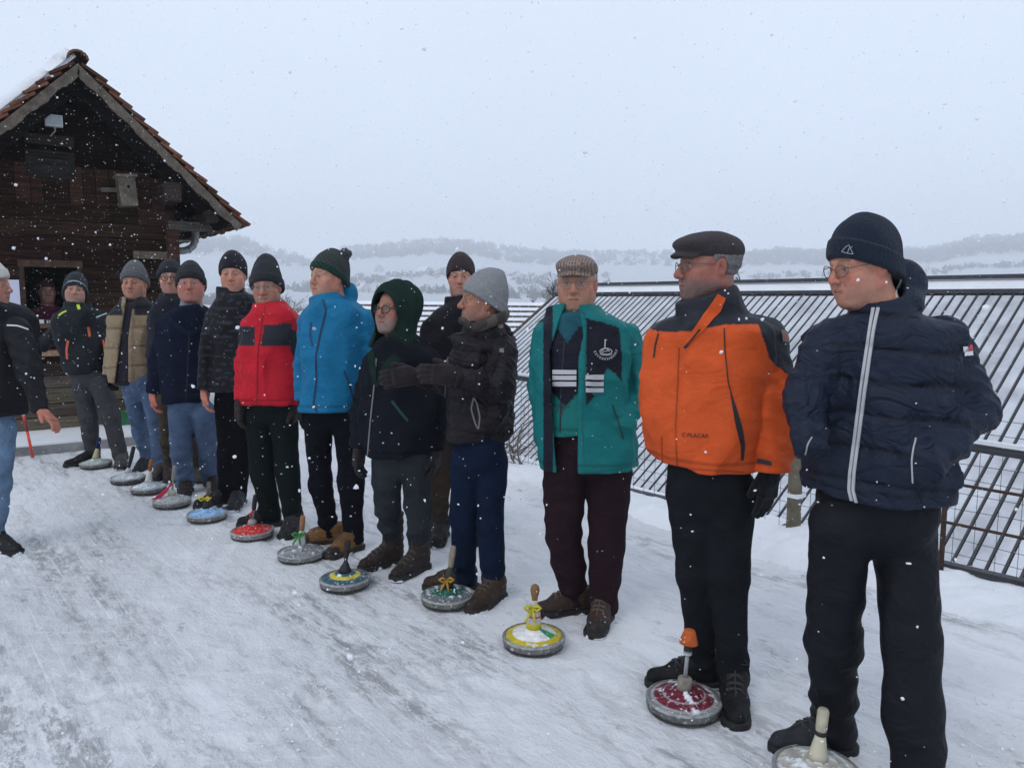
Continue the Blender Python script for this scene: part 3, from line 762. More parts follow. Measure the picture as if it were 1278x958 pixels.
ribbon(p1, ['jacket', 'body'], [(1128, 342), (1123, 356), (1117, 364), (1119, 372)], .004, 'hood_cord', (.6, .58, .54))
patch(p1, 'jacket', [(1200, 432), (1211, 431), (1213, 443), (1202, 445)], 'sleeve_badge', off=.006, colf=lambda u, v: (.65, .65, .66) if v > .55 or (v < .5 and u < .55) else ((.55, .05, .06) if v < .5 else (.02, .025, .05)))
# two seated figures back to back, the mark on the cap
L_ = [[(1051, 314), (1056, 308), (1060, 306), (1062, 311), (1065, 317)], [(1058, 316), (1060, 310), (1064, 308)], [(1051, 314), (1058, 316)], [(1058, 316), (1065, 317)]]
sewn(p1, 'beanie', [px_line(a, b, .9) for l in L_ for a, b in zip(l, l[1:])], 'stitched_emblem', (.28, .29, .31))

# 2 orange jacket ---------------------------------------------------------------------------------
def orange(v):
    x, y = proj(v); c = np.tile(np.array((.56, .080, .016)), (len(v), 1)); dk = (.020, .022, .029)
    yl = np.interp(x, [800, 815, 830, 865, 905, 950, 958, 990], [400, 412, 414, 413, 405, 404, 408, 470])
    c[y < yl] = dk
    c[(x > np.interp(y, [396, 412, 432, 446, 456, 472], [944, 949, 956, 960, 968, 990])) & (y < 472)] = dk
    return c
p2 = make('stout grey-bearded man in orange and charcoal jacket with dark flat cap', 884, 872, dict(
    head=dict(px=(884, 333), yaw=66, pitch=1, sc=1.07, skin=(.34, .17, .135), flush=.8, stubble=.9, beard=(.105, .090, .085), fat=.011, jaw=1.08, nose=1.1,
              hat='cap', hatp=dict(col=(.040, .034, .036)), hair=(.16, .15, .15), glasses=dict(r=.0015, col=(.12, .10, .08), size=(.021, .015))),
    neck=(893, 388),
    torso=[(383, 862, 918), (396, 834, 948), (410, 818, 962), (440, 812, 956), (480, 808, 945), (515, 805, 942), (555, 810, 941), (575, 816, 940), (592, 824, 939)],
    depth=.165, yaw=28, tround=.03,
    arms=[[(832, 425, 26, .08), (822, 500, 24, .16), (838, 565, 20, .05)], [(953, 416, 30, -.04), (967, 500, 27, -.09), (963, 588, 25, -.11)]],
    fold=13, folda=.008, mat='shell', col=orange, puff=0,
    collar=dict(pts=[(890, 405, 46), (884, 380, 40, -.02), (880, 366, 36, -.02)], hole=.84),
    legs=dict(waist=(600, 826, 940), chain=[[(866, 615, 36, .05), (866, 712, 24), (874, 835, 19)], [(908, 615, 36), (908, 715, 26), (915, 845, 20)]], col=(.010, .0115, .014), mat='denim', folda=.007),
    feet=[dict(h=(893, 853), t=(815, 855), col=(.008, .008, .009), lace=(.035, .035, .037), L=.31), dict(h=(915, 868), t=(918, 903), col=(.008, .008, .009), lace=(.035, .035, .037), L=.31, shaft=.17)],
    gloves=[dict(w=(961, 586, -.11), d=(-.10, -.02, -1), s=(-.75, -.6, 0), n=(.6, -.75, 0), col=BLK, curl=.16, sc=1.06)]))
ribbon(p2, 'jacket', [(900, 370), (893, 384), (882, 398), (874, 408), (864, 420), (856, 432)], [.03, .04, .036, .03, .022, .014], 'storm_flap', (.56, .080, .016), 'shell', th=.006)
ribbon(p2, 'jacket', [(874, 410), (864, 424), (856, 434)], .006, 'zip', (.02, .02, .022), th=.008)
ribbon(p2, 'jacket', [(904, 410), (905, 440), (909, 478), (913, 492)], .004, 'chest_seam', (.05, .02, .012))
ribbon(p2, 'jacket', [(912, 490), (918, 514), (924, 540), (927, 556), (926, 574)], [.004, .014, .02, .016, .010], 'pocket_zip', (.014, .014, .016))
ribbon(p2, 'jacket', [(822, 416), (818, 430), (816, 446)], .005, 'chest_pocket', (.02, .02, .024))
ribbon(p2, 'jacket', [(828, 585), (850, 584), (900, 587), (928, 589)], .004, 'hem_stitch', (.30, .05, .012))
ribbon(p2, 'jacket', [(848, 434), (846, 480), (843, 530), (845, 588)], .004, 'placket_seam', (.36, .06, .012))
ribbon(p2, 'jacket', [(826, 545), (827, 590)], .004, 'placket_seam', (.36, .06, .012))
patch(p2, 'jacket', [(946, 571), (963, 575), (963, 581), (946, 577)], 'cuff_tab', (.02, .02, .03), off=.006)
patch(p2, 'jacket', [(974, 412), (992, 414), (992, 428), (976, 426)], 'sleeve_badge', lambda u, v: (.42, .09, .05) if (.18 < v < .82 and .08 < u < .92 and int(u * 9 + v * 4) % 2) else (.16, .14, .14), nu=22, nv=14, off=.004)
sewn(p2, 'jacket', [px_text('C·PLACAR', 868, 543, 5.2, 3)], 'chest_lettering', (.016, .012, .012), off=.0055)

# 3 teal club jacket ------------------------------------------------------------------------------
TEAL = (.005, .135, .135); DK = (.008, .009, .017)
def teal(v):
    x, y = proj(v); c = np.tile(np.array(TEAL), (len(v), 1))
    right = (x > 728) & (x < np.interp(y, [395, 410, 440, 480, 520], [768, 773, 776, 776, 770]))
    top = np.interp(x, [728, 752, 778], [396, 402, 410])
    bot = np.where(x < 756, 505 - (x - 733) * .9, 505)
    bot = np.interp(x, [728, 733, 742, 758, 768, 777], [505, 505, 494, 459, 466, 478])
    c[right & (y > top) & (y < bot) & (x > 731)] = DK
    c[(x > 664) & (x < 690) & (y > 396)] = DK
    c[(x < 678) & (y > 402)] = TEAL
    c[(y < 402) & (x < 690)] = DK
    c[(x > 722) & (x < 730) & (y > 420)] = (.006, .15, .15)
    return c
def teal_cut(P):
    x, y = proj(P); l = np.interp(y, [380, 395, 420, 440, 560, 600], [706, 700, 692, 686, 692, 696]); r = np.interp(y, [380, 395, 420, 440, 560, 600], [722, 724, 728, 722, 721, 721])
    px2m = P[:, 1] / F
    d = np.maximum(l - x, x - r) * px2m
    return np.maximum(d, P[:, 1] - 3.66)
def inner(v):
    x, y = proj(v); c = np.tile(np.array(DK), (len(v), 1))
    vb = np.interp(x, [680, 690, 706, 722, 730], [483, 490, 507, 490, 482])
    c[y > vb] = (.008, .14, .125)
    c[(y < 428 - np.abs(x - 708) * 1.5) | ((y < 408) & (x > 706))] = (.010, .075, .10)
    return c
p3 = make('older man in tweed flat cap and open teal and black club jacket', 718, 778, dict(
    head=dict(px=(720, 353), len=1.02, yaw=8, pitch=-2, sc=1.06, skin=(.44, .255, .185), flush=.7, stubble=.10, fat=.004, jaw=1.08, nose=1.05, brow=(.22, .2, .18),
              hat='cap', hatp=dict(col=(.26, .20, .17), check=(.13, .085, .07)), hair=(.34, .33, .31), glasses=dict(r=.0014, col=(.22, .17, .12), size=(.026, .019))),
    neck=(718, 405),
    torso=[(384, 700, 748), (396, 684, 768), (408, 670, 786), (435, 664, 788), (480, 664, 786), (520, 665, 788), (560, 668, 792), (592, 676, 797)],
    depth=.165, yaw=6, tround=.03, pocket=.03,
    arms=[[(682, 415, 20, .04), (672, 485, 17, .06), (684, 548, 14, .02)], [(780, 418, 21, .02), (790, 482, 18, .03), (778, 538, 14, -.12)]],
    fold=13, folda=.008, mat='shell', col=teal, cut=teal_cut,
    collar=dict(pts=[(716, 418, 40), (716, 398, 36, .02), (716, 384, 32, .03)], hole=.84),
    extra=[('tracksuit_top', dict(torso=[(386, 696, 742), (402, 682, 760), (430, 676, 772), (500, 678, 772), (548, 680, 772)], depth=.15, yaw=6, tround=.03, fold=12, folda=.006, col=inner, arms=[],
                                  collar=dict(pts=[(717, 412, 26), (717, 388, 21)], hole=.84)))],
    legs=dict(waist=(560, 676, 792), chain=[[(705, 590, 29), (703, 668, 24), (707, 745, 20)], [(760, 590, 29), (757, 680, 23), (753, 762, 21)]], col=(.021, .0105, .014), mat='cotton', folda=.011, cuff=-.03),
    feet=[dict(h=(732, 762), t=(674, 768), col=(.035, .022, .018), lace=(.10, .085, .07)), dict(h=(754, 770), t=(742, 794), col=(.045, .026, .02), toe=(.025, .022, .022), lace=(.10, .085, .07))]))
def strips(s, on, x0, x1, ys, hp, name, tilt=0):
    its = []
    for y in ys:
        n = 8
        for i in range(n):
            a = x0 + (x1 - x0) * i / n; b = x0 + (x1 - x0) * (i + 1) / n
            its.append((np.array([(a, y + tilt * (a - x0)), (b, y + tilt * (b - x0)), (b, y + hp + tilt * (b - x0)), (a, y + hp + tilt * (a - x0))]), [(0, 1, 2, 3)]))
    return sewn(s, on, its, name, (.46, .46, .48), off=.0095)
strips(p3, 'tracksuit_top', 691, 719.5, [461, 468, 475.5], 5.4, 'white_stripes', .02)
strips(p3, 'jacket', 731, 753, [467.5, 475.5, 483.5], 5.4, 'white_stripes', .0)
ribbon(p3, 'tracksuit_top', [(705, 424), (701, 470), (699, 540)], .006, 'zip', (.02, .02, .03))
sewn(p3, 'tracksuit_top', [px_line((690, 505), (700, 508), 1), px_line((700, 508), (712, 507), 1), px_line((697, 509), (694, 515), .9), px_line((701, 509), (703, 517), .9), px_line((700, 507), (706, 511), 1.2), px_line((697, 505), (704, 506), 1.2)], 'drawcord', (.02, .02, .025))
ribbon(p3, 'jacket', [(764, 505), (772, 527), (778, 548)], .006, 'pocket_zip', (.012, .03, .035))
ribbon(p3, 'jacket', [(731, 420), (729, 470), (727, 530), (729, 586)], .004, 'placket_seam', (.006, .10, .11))
ribbon(p3, 'jacket', [(724, 590), (760, 586), (794, 577)], .004, 'hem_stitch', (.006, .10, .11))
# club crest: a curling stone with the club name on an arc below it
cr = []
for t, a in zip('ESVEBERNDORF', np.linspace(158, 14, 12)):
    ra = math.radians(a); cxx, cyy = 755.5 + 14.0 * math.cos(ra), 433.5 + 14.0 * math.sin(ra)
    cr.append(px_text(t, cxx, cyy, 3.0, a - 90, 1.0))
cr += [px_line((755, 424), (754.6, 434), 1.2), px_line((754, 424), (757, 424.2), 1)]
def arc(cx_, cy_, rx, ry, a0, a1, w, n=14):
    p = [(cx_ + rx * math.cos(math.radians(a0 + (a1 - a0) * i / n)), cy_ + ry * math.sin(math.radians(a0 + (a1 - a0) * i / n))) for i in range(n + 1)]
    return [px_line(a, b, w) for a, b in zip(p, p[1:])]
cr += arc(756, 438, 7.6, 3.6, 0, 360, .9) + arc(756, 440.3, 7.6, 2.6, 10, 170, .9) + [px_line((755, 434), (750, 438), .9), px_line((755, 434), (761, 438), .9), px_line((751, 439), (760, 437), .8)]
sewn(p3, 'jacket', cr, 'club_crest', (.5, .5, .5), off=.004)

# 4 man in profile with grey beanie, gesturing ----------------------------------------------------
p4 = make('man in light grey beanie and dark quilted jacket holding out both gloved hands', 585, 750, dict(
    head=dict(px=(602, 377), yaw=76, pitch=6, sc=1.0, skin=(.36, .20, .145), flush=.8, stubble=.35, beard=(.2, .16, .14), nose=1.2, fat=.001,
              hat='beanie', hatp=dict(col=(.22, .225, .23), zf=.044, zb=-.052, tall=.028, cuff=.055, ribs=60, tip=.02, slouch=.01), hair=(.08, .07, .065)),
    neck=(612, 412),
    torso=[(400, 588, 634), (412, 576, 642), (430, 566, 645), (470, 558, 646), (520, 554, 643), (556, 556, 637)],
    depth=.165, yaw=55, tround=.03,
    arms=[[(629, 432, 20, -.05), (627, 482, 18, -.16), (566, 470, 13, -.26)], [(585, 432, 17, .12), (556, 478, 15, .02), (518, 468, 11, -.10)]],
    puff=.075, puffa=.010, fold=18, folda=.007, mat='puffer', col=(.0115, .0085, .0115),
    collar=dict(pts=[(606, 418, 24), (603, 402, 20)], hole=.86),
    legs=dict(waist=(560, 558, 637), chain=[[(583, 575, 22), (579, 645, 18), (578, 728, 16)], [(613, 575, 22), (612, 650, 17), (613, 745, 16)]], col=(.006, .012, .030), mat='denim', folda=.006, cuff=-.04),
    feet=[dict(h=(590, 735), t=(536, 735), col=(.032, .020, .014), lace=(.08, .06, .045)), dict(h=(622, 746), t=(592, 764), col=(.040, .025, .017), toe=(.028, .02, .016), lace=(.08, .06, .045))],
    gloves=[dict(w=(567, 469, -.26), d=(-1, -.15, .10), s=(-.25, .1, 1), n=(0, -1, .25), col=(.020, .014, .016), curl=.34, spread=2.6), dict(w=(517, 468, -.10), d=(-1, -.1, -.14), s=(-.2, .2, 1), n=(0, -1, .2), col=(.018, .013, .015), curl=.30, spread=2.8)]))
def scarf(P):
    c = p4.p(606, 404); Q = P - c; r = np.sqrt(Q[:, 0] ** 2 + (Q[:, 1] * .95) ** 2); z = Q[:, 2] - .40 * Q[:, 0]
    d = np.sqrt((r - .088) ** 2 + (z * .8) ** 2) - .027
    d = smin(d, cone(P, p4.p(588, 408, -.06), p4.p(577, 400, -.12), .022, .02), .02)
    return d - .006 * folds(P, 34, 5, 3)
c_ = p4.p(606, 404); p4.mk('scarf', scarf, c_ - .19, c_ + .19, .0065, 'knit', lambda v: np.where((lump(v, 60, 3) > .1)[:, None], (.10, .085, .07), (.045, .036, .033)))
ribbon(p4, 'jacket', [(591, 496), (588, 510), (593, 528), (597, 536), (599, 520), (595, 502), (591, 496)], .007, 'pocket_zip', (.16, .15, .15))
ribbon(p4, 'jacket', [(560, 440), (556, 480), (553, 520), (548, 552)], .006, 'zip', (.10, .09, .10))
patch(p4, 'jacket', [(624, 435), (629, 435), (629, 440), (624, 440)], 'round_button', (.16, .16, .17), off=.005)

# 5 green hood --------------------------------------------------------------------------------------
p5 = make('bespectacled man in long dark coat with its green hood up and tall laced brown boots', 495, 718, dict(
    head=dict(px=(492, 388), yaw=44, pitch=7, sc=1.02, skin=(.37, .205, .155), flush=1.0, stubble=.8, beard=(.19, .172, .16), nose=1.1, smile=-.001,
              hat='none', glasses=dict(r=.0024, col=(.012, .012, .014), size=(.024, .019))),
    neck=(500, 428),
    torso=[(420, 484, 520), (430, 470, 532), (445, 456, 545), (470, 450, 548), (520, 448, 549), (574, 453, 545)],
    depth=.17, yaw=28, tround=.04,
    arms=[[(466, 452, 17, .02), (452, 515, 15, .03), (449, 560, 12, .0)], [(533, 450, 18), (546, 510, 16, .0), (542, 562, 13, -.02)]],
    fold=12, folda=.009, mat='cotton', col=(.0085, .010, .0145),
    collar=dict(pts=[(502, 440, 26), (498, 425, 22)], hole=.85),
    legs=dict(waist=(565, 456, 545), chain=[[(483, 580, 20), (484, 632, 17), (486, 672, 14)], [(520, 580, 20), (522, 632, 17), (522, 680, 14)]], col=(.026, .030, .035), mat='denim', folda=.011, cuff=-.0),
    feet=[dict(h=(497, 700), t=(455, 712), col=(.024, .017, .014), shaft=.30, lace=(.07, .055, .045), name='boot', nl=5, wide=.056), dict(h=(530, 708), t=(494, 724), col=(.024, .017, .014), shaft=.31, lace=(.07, .055, .045), name='boot', nl=5, wide=.056)],
    gloves=[dict(w=(449, 558, 0), d=(-.1, 0, -1), s=(-.3, -1, 0), n=(-1, .3, 0), col=(.02, .018, .02), curl=.4), dict(w=(542, 560, -.02), d=(.05, 0, -1), s=(-.3, -1, 0), n=(1, -.3, 0), col=(.02, .018, .02), curl=.4)]))
def hood5(P):
    c, A = p5.hc, p5.hA; Q = local_head(P, c, A, 1.0)
    o = ell(Q, (0, -.015, .022), (.120, .145, .145)); o = smin(o, ell(Q, (0, -.09, .06), (.08, .09, .10)), .05)
    o = smin(o, cone(Q, (0, -.02, -.10), (0, -.02, -.19), .108, .135), .05) - .006 * folds(Q, 22, 9, 3) - .004 * np.cos(Q[:, 1] * 90)
    i = ell(Q, (0, -.005, .012), (.098, .125, .123)); i = smin(i, cone(Q, (0, .0, -.08), (0, .0, -.22), .085, .085), .04)
    d = smax(o, -i, .008)
    face = smax(ell(Q, (0, .13, -.030), (.092, .150, .118)), -Q[:, 1] - .01, .01)
    face = np.minimum(face, np.maximum(np.abs(Q[:, 0]) - (.030 + .25 * np.maximum(0, -Q[:, 2] - .1)), np.maximum(-Q[:, 1], Q[:, 2] + .08)))
    d = smax(d, -face, .012)
    return smax(d, -.20 - Q[:, 2], .01)
def hood5c(v):
    Q = local_head(v, p5.hc, p5.hA, 1.0); c = np.tile(np.array((.011, .025, .019)), (len(v), 1))
    i = ell(Q, (0, -.005, .012), (.098, .125, .123)); c[i < .012] = (.012, .02, .018); return c
p5.mk('hood', hood5, p5.hc - np.array([.2, .2, .24]), p5.hc + np.array([.2, .2, .2]), .0065, 'cotton', hood5c)
ribbon(p5, 'jacket', [(470, 447), (468, 470), (466, 492), (462, 530), (459, 568)], .006, 'zip', (.2, .19, .18))
ribbon(p5, 'jacket', [(463, 436), (466, 460), (468, 480)], [.05, .045, .015], 'hood_lining', (.011, .026, .020), 'cotton', th=.004)
ribbon(p5, 'jacket', [(496, 444), (482, 458), (470, 482)], [.05, .04, .012], 'hood_lining', (.011, .026, .020), 'cotton', th=.004)
ribbon(p5, 'jacket', [(489, 500), (498, 512), (509, 525)], .012, 'pocket_trim', (.014, .06, .055))

# 6 young man behind ---------------------------------------------------------------------------------
p6 = make('young man in dark brown beanie and black jacket standing behind the gesturing man', 556, 675, dict(
    head=dict(px=(575, 346), age=0, len=1.04, yaw=4, pitch=0, sc=.96, skin=(.50, .30, .235), flush=.9, jaw=.92, brow=(.16, .11, .08), hair=(.22, .14, .08),
              hat='beanie', hatp=dict(col=(.035, .024, .026), zf=.040, zb=-.045, tall=.022, cuff=0, ribs=40)),
    neck=(576, 388),
    torso=[(376, 566, 592), (386, 546, 608), (400, 532, 622), (430, 526, 628), (480, 528, 624), (522, 532, 618)], depth=.13, yaw=8, tround=.03,
    arms=[[(538, 408, 13), (530, 460, 12), (534, 505, 9, -.04)], [(616, 408, 13), (624, 460, 12), (618, 505, 9)]],
    fold=13, folda=.006, mat='shell', col=(.008, .0075, .011), collar=dict(pts=[(578, 395, 25), (576, 378, 21), (575, 368, 20)], hole=.88),
    legs=dict(waist=(520, 534, 616), chain=[[(550, 530, 17), (549, 600, 13), (546, 668, 12)], [(592, 530, 17), (594, 600, 13), (596, 660, 12)]], col=(.050, .036, .028), mat='cotton'),
    feet=[dict(h=(552, 668), t=(545, 682), col=(.02, .018, .018)), dict(h=(596, 666), t=(598, 680), col=(.02, .018, .018))]))
p6.mk('neck_scarf', lambda P: (np.sqrt((np.sqrt(((P - p6.p(577, 376)) ** 2)[:, :2].sum(1)) - .062) ** 2 + ((P - p6.p(577, 376))[:, 2] * .8) ** 2) - .026 - .005 * folds(P, 40, 3, 3)), p6.p(577, 376) - .13, p6.p(577, 376) + .13, .007, 'knit', lambda v: np.where((lump(v, 50, 8) > 0)[:, None], (.30, .32, .36), (.12, .13, .16)))
sewn(p6, 'beanie', [px_line((575.6, 336), (576.2, 338.6), 2.0)], 'cap_tag', (.6, .58, .55))

# 7 turquoise jacket ---------------------------------------------------------------------------------
TQ = (.006, .135, .27)
p7 = make('smiling man in turquoise hooded jacket and dark green bobble hat, turned sideways', 416, 688, dict(
    head=dict(px=(410, 346), age=0, wid=.95, yaw=54, pitch=2, sc=1.06, skin=(.48, .29, .215), flush=.8, stubble=.12, smile=.005, fat=.003, brow=(.18, .13, .09), hair=(.14, .10, .07),
              hat='beanie', hatp=dict(col=(.030, .038, .036), cuffcol=(.012, .032, .024), zf=.050, zb=-.062, tall=.022, cuff=.040, ribs=30, fleck=.5, slouch=.018, pom=1, pompx=(431, 317, .03), pomcol=(.05, .055, .055))),
    neck=(414, 380),
    torso=[(372, 398, 440), (380, 386, 450), (390, 376, 460), (420, 374, 460), (470, 374, 450), (500, 372, 446), (516, 373, 441)], depth=.145, yaw=22, tround=.03,
    arms=[[(385, 398, 13, .06), (380, 455, 12, .08), (378, 500, 10, .06)], [(455, 398, 15), (460, 455, 13, .02), (452, 510, 11, .02)]],
    fold=12, folda=.008, mat='shell', col=TQ, collar=dict(pts=[(412, 392, 24), (408, 376, 21), (405, 366, 20)], hole=.84),
    blobs=[(437, 366, 10, 14, .06)],
    legs=dict(waist=(510, 376, 446), chain=[[(397, 525, 18), (400, 602, 15), (403, 668, 13)], [(432, 525, 18), (438, 602, 15), (440, 680, 14)]], col=(.006, .0065, .010), mat='cotton', folda=.009),
    feet=[dict(h=(418, 677), t=(386, 679), col=(.15, .072, .024), toe=(.03, .025, .022), lace=(.10, .07, .04)), dict(h=(447, 684), t=(412, 697), col=(.15, .072, .024), toe=(.03, .025, .022), lace=(.10, .07, .04))],
    gloves=[dict(w=(378, 502, .06), d=(-.1, 0, -1), s=(0, -1, 0), n=(-1, 0, 0), col=BLK, curl=.35), dict(w=(451, 512, .02), d=(0, 0, -1), s=(0, -1, 0), n=(1, 0, 0), col=BLK, curl=.35)]))
ribbon(p7, 'jacket', [(403, 374), (407, 388), (400, 415), (394, 445), (395, 475), (391, 505), (397, 516)], .010, 'zip', (.012, .028, .07))
ribbon(p7, 'jacket', [(388, 402), (387, 418), (390, 432)], .010, 'chest_pocket', (.010, .05, .12))
ribbon(p7, 'jacket', [(429, 462), (435, 478), (440, 494)], .008, 'pocket_zip', (.008, .022, .05))
sewn(p7, 'jacket', [px_line((390, 409), (394, 409), 1.2), px_line((390, 411), (395, 411), 1.0)], 'chest_mark', (.5, .55, .6))

# 8 red jacket -----------------------------------------------------------------------------------------
def red(v):
    x, y = proj(v); c = np.tile(np.array((.46, .010, .022)), (len(v), 1)); dk = (.020, .021, .028)
    c[(x > np.interp(y, [403, 432], [330, 325])) & (x < 364) & (y > 404 + (365 - x) * .02) & (y < 431)] = dk
    c[(x < 318) & (y > 407) & (y < 431)] = dk
    c[(x > 362) & (y > 409 + (x - 362) * .6) & (y < 437 + (x - 362) * 2.0)] = dk
    return c
p8 = make('older man in red jacket with dark chest panels and tall slouchy black beanie', 340, 668, dict(
    head=dict(px=(333, 358), len=1.04, yaw=16, pitch=-3, roll=4, sc=1.04, skin=(.42, .24, .18), flush=1.1, stubble=.15, nose=1.15, jaw=.95, brow=(.16, .14, .12), hair=(.25, .24, .23),
              hat='beanie', hatp=dict(col=(.022, .024, .028), zf=.040, zb=-.050, tall=.034, cuff=.05, ribs=36, tip=.055, slouch=.01), glasses=dict(r=.0013, col=(.2, .19, .18))),
    neck=(336, 392),
    torso=[(378, 322, 356), (386, 315, 364), (397, 307, 373), (430, 304, 374), (470, 303, 373), (508, 302, 371)], depth=.15, yaw=14, tround=.03,
    arms=[[(314, 404, 14), (304, 455, 12, .0), (300, 500, 10, -.04)], [(367, 402, 14), (374, 455, 12, .02), (368, 505, 10, .0)]],
    fold=13, folda=.008, mat='shell', col=red, collar=dict(pts=[(338, 398, 24), (336, 385, 20), (335, 377, 19)], hole=.84),
    legs=dict(waist=(500, 305, 370), chain=[[(322, 520, 17), (328, 590, 15), (336, 648, 14)], [(354, 520, 17), (359, 590, 15), (363, 660, 14)]], col=(.007, .0115, .012), mat='cotton', folda=.007),
    feet=[dict(h=(345, 655), t=(304, 657), col=(.008, .008, .009)), dict(h=(370, 660), t=(356, 672), col=(.02, .02, .021), lace=(.03, .03, .03))],
    gloves=[dict(w=(300, 500, -.04), d=(-.08, 0, -1), s=(0, -1, 0), n=(-1, 0, 0), col=(.03, .022, .022), curl=.4, sc=1.1), dict(w=(368, 505, 0), d=(-.05, 0, -1), s=(0, -1, 0), n=(1, 0, 0), col=(.03, .022, .022), curl=.4, sc=1.1)]))
ribbon(p8, 'jacket', [(331, 382), (327, 400), (322, 440), (320, 505)], .005, 'zip', (.22, .008, .014))

# 9 black flecked jacket ---------------------------------------------------------------------------------
def camo(v):
    c = np.tile(np.array((.008, .008, .0115)), (len(v), 1)); Q = v * np.array([1, 1, 2.2]); m = lump(Q, 60, 5) + .6 * lump(Q, 140, 6)
    c[m > .45] = (.034, .033, .040); c[m < -.8] = (.008, .008, .010); return c
p9 = make('tall man in black flecked jacket between the navy coat and the red jacket', 281, 634, dict(
    head=dict(px=(291, 343), wid=1.03, yaw=10, pitch=0, sc=1.08, skin=(.52, .30, .225), flush=1.1, stubble=.15, smile=.004, brow=(.16, .12, .09), hair=(.15, .11, .08),
              hat='beanie', hatp=dict(col=(.014, .014, .020), zf=.046, zb=-.045, tall=.024, cuff=0, ribs=0)),
    neck=(290, 375),
    torso=[(366, 278, 312), (374, 270, 322), (386, 263, 328), (420, 262, 330), (460, 262, 326), (490, 264, 318)], depth=.145, yaw=18, tround=.03,
    arms=[[(268, 392, 12, -.02), (259, 440, 11, -.02), (255, 487, 9, -.08)], [(324, 392, 12), (328, 440, 11), (322, 487, 9)]],
    fold=14, folda=.007, mat='shell', col=camo, collar=dict(pts=[(290, 380, 20), (288, 366, 17), (288, 358, 17)], hole=.84),
    legs=dict(waist=(485, 266, 318), chain=[[(282, 500, 14), (284, 565, 12), (283, 625, 12)], [(302, 500, 14), (300, 565, 12), (296, 625, 12)]], col=(.005, .005, .0075), mat='cotton'),
    feet=[dict(h=(285, 630), t=(252, 634), col=(.014, .014, .016), snow=1.6), dict(h=(300, 628), t=(290, 638), col=(.02, .02, .022), snow=2.0)],
    hands=[dict(w=(255, 490, -.08), d=(.10, -.1, -1), s=(.4, -1, 0), n=(-1, -.3, 0), curl=.55)]))

# 10 navy coat, jeans -------------------------------------------------------------------------------------
p10 = make('ruddy older man in navy coat, grey roll neck, jeans and glasses, one bare hand hanging', 243, 620, dict(
    head=dict(px=(238, 355), wid=.95, yaw=6, pitch=4, sc=1.12, skin=(.50, .235, .185), flush=1.3, jaw=1.05, fat=.004, brow=(.2, .17, .15), hair=(.3, .28, .26),
              hat='beanie', hatp=dict(col=(.018, .020, .024), zf=.038, zb=-.060, tall=.020, cuff=.05, ribs=40, tip=.03, slouch=.01), glasses=dict(r=.0014, col=(.28, .25, .22))),
    neck=(238, 386),
    torso=[(380, 224, 254), (388, 212, 262), (398, 202, 268), (430, 200, 268), (470, 202, 262), (506, 205, 256)], depth=.16, yaw=8, tround=.03,
    arms=[[(207, 404, 12), (196, 450, 11), (191, 491, 9, -.03)], [(262, 404, 12), (266, 450, 11), (260, 488, 9, .02)]],
    fold=12, folda=.007, mat='cotton', col=(.0075, .0105, .024), collar=dict(pts=[(238, 396, 22), (238, 384, 18)], hole=.8),
    legs=dict(waist=(500, 207, 262), chain=[[(226, 515, 16), (226, 565, 13), (229, 612, 12)], [(255, 515, 15), (259, 565, 12), (262, 606, 12)]], col=(.074, .110, .18), mat='denim', folda=.007),
    feet=[dict(h=(234, 612), t=(228, 622), col=(.025, .018, .018)), dict(h=(262, 606), t=(270, 612), col=(.02, .018, .018))],
    hands=[dict(w=(191, 491, -.03), d=(.02, -.1, -1), s=(.5, -1, 0), n=(-1, -.4, 0), curl=.6, sc=1.05)]))
p10.mk('roll_neck', lambda P: cone(P, p10.p(238, 392), p10.p(238, 374), .088, .068) - .004 * np.cos(P[:, 2] * 300) * .5, p10.p(238, 383) - .16, p10.p(238, 383) + .16, .008, 'knit', (.20, .21, .23))
ribbon(p10, 'jacket', [(212, 398), (222, 408), (236, 416)], .03, 'lapel', (.012, .016, .032), 'cotton', th=.006)
ribbon(p10, 'jacket', [(264, 398), (252, 408), (238, 416)], .03, 'lapel', (.012, .016, .032), 'cotton', th=.006)
ribbon(p10, 'jacket', [(236, 416), (234, 460), (232, 500)], .008, 'placket_seam', (.008, .010, .022))

# 11 behind --------------------------------------------------------------------------------------------------
p11 = make('man with glasses and dark patterned beanie peering from behind the man in the navy coat', 226, 604, dict(
    head=dict(px=(213, 347), age=0, len=1.05, yaw=6, pitch=0, sc=1.04, skin=(.46, .27, .21), flush=.8, jaw=.95, stubble=.1, hair=(.05, .04, .035),
              hat='beanie', hatp=dict(col=(.018, .019, .026), zf=.044, zb=-.05, tall=.010, cuff=.045, ribs=50), glasses=dict(r=.0020, col=(.03, .025, .022))),
    neck=(213, 376),
    torso=[(368, 204, 226), (378, 194, 238), (390, 188, 244), (440, 188, 246), (488, 194, 244)], depth=.13, yaw=6, tround=.03,
    arms=[[(194, 396, 10), (190, 440, 9), (193, 480, 8)], [(240, 396, 10), (244, 440, 9), (242, 480, 8)]],
    fold=13, folda=.006, mat='shell', col=(.010, .012, .020), collar=dict(pts=[(214, 384, 17), (213, 372, 14), (213, 365, 13)], hole=.84),
    legs=dict(waist=(485, 196, 246), chain=[[(208, 500, 12), (210, 550, 9), (212, 596, 8)], [(236, 500, 12), (243, 550, 9), (246, 598, 8)]], col=(.055, .045, .030), mat='cotton'),
    feet=[dict(h=(213, 594), t=(211, 604), col=(.03, .022, .018)), dict(h=(247, 596), t=(250, 606), col=(.05, .04, .03), snow=2.2)]))

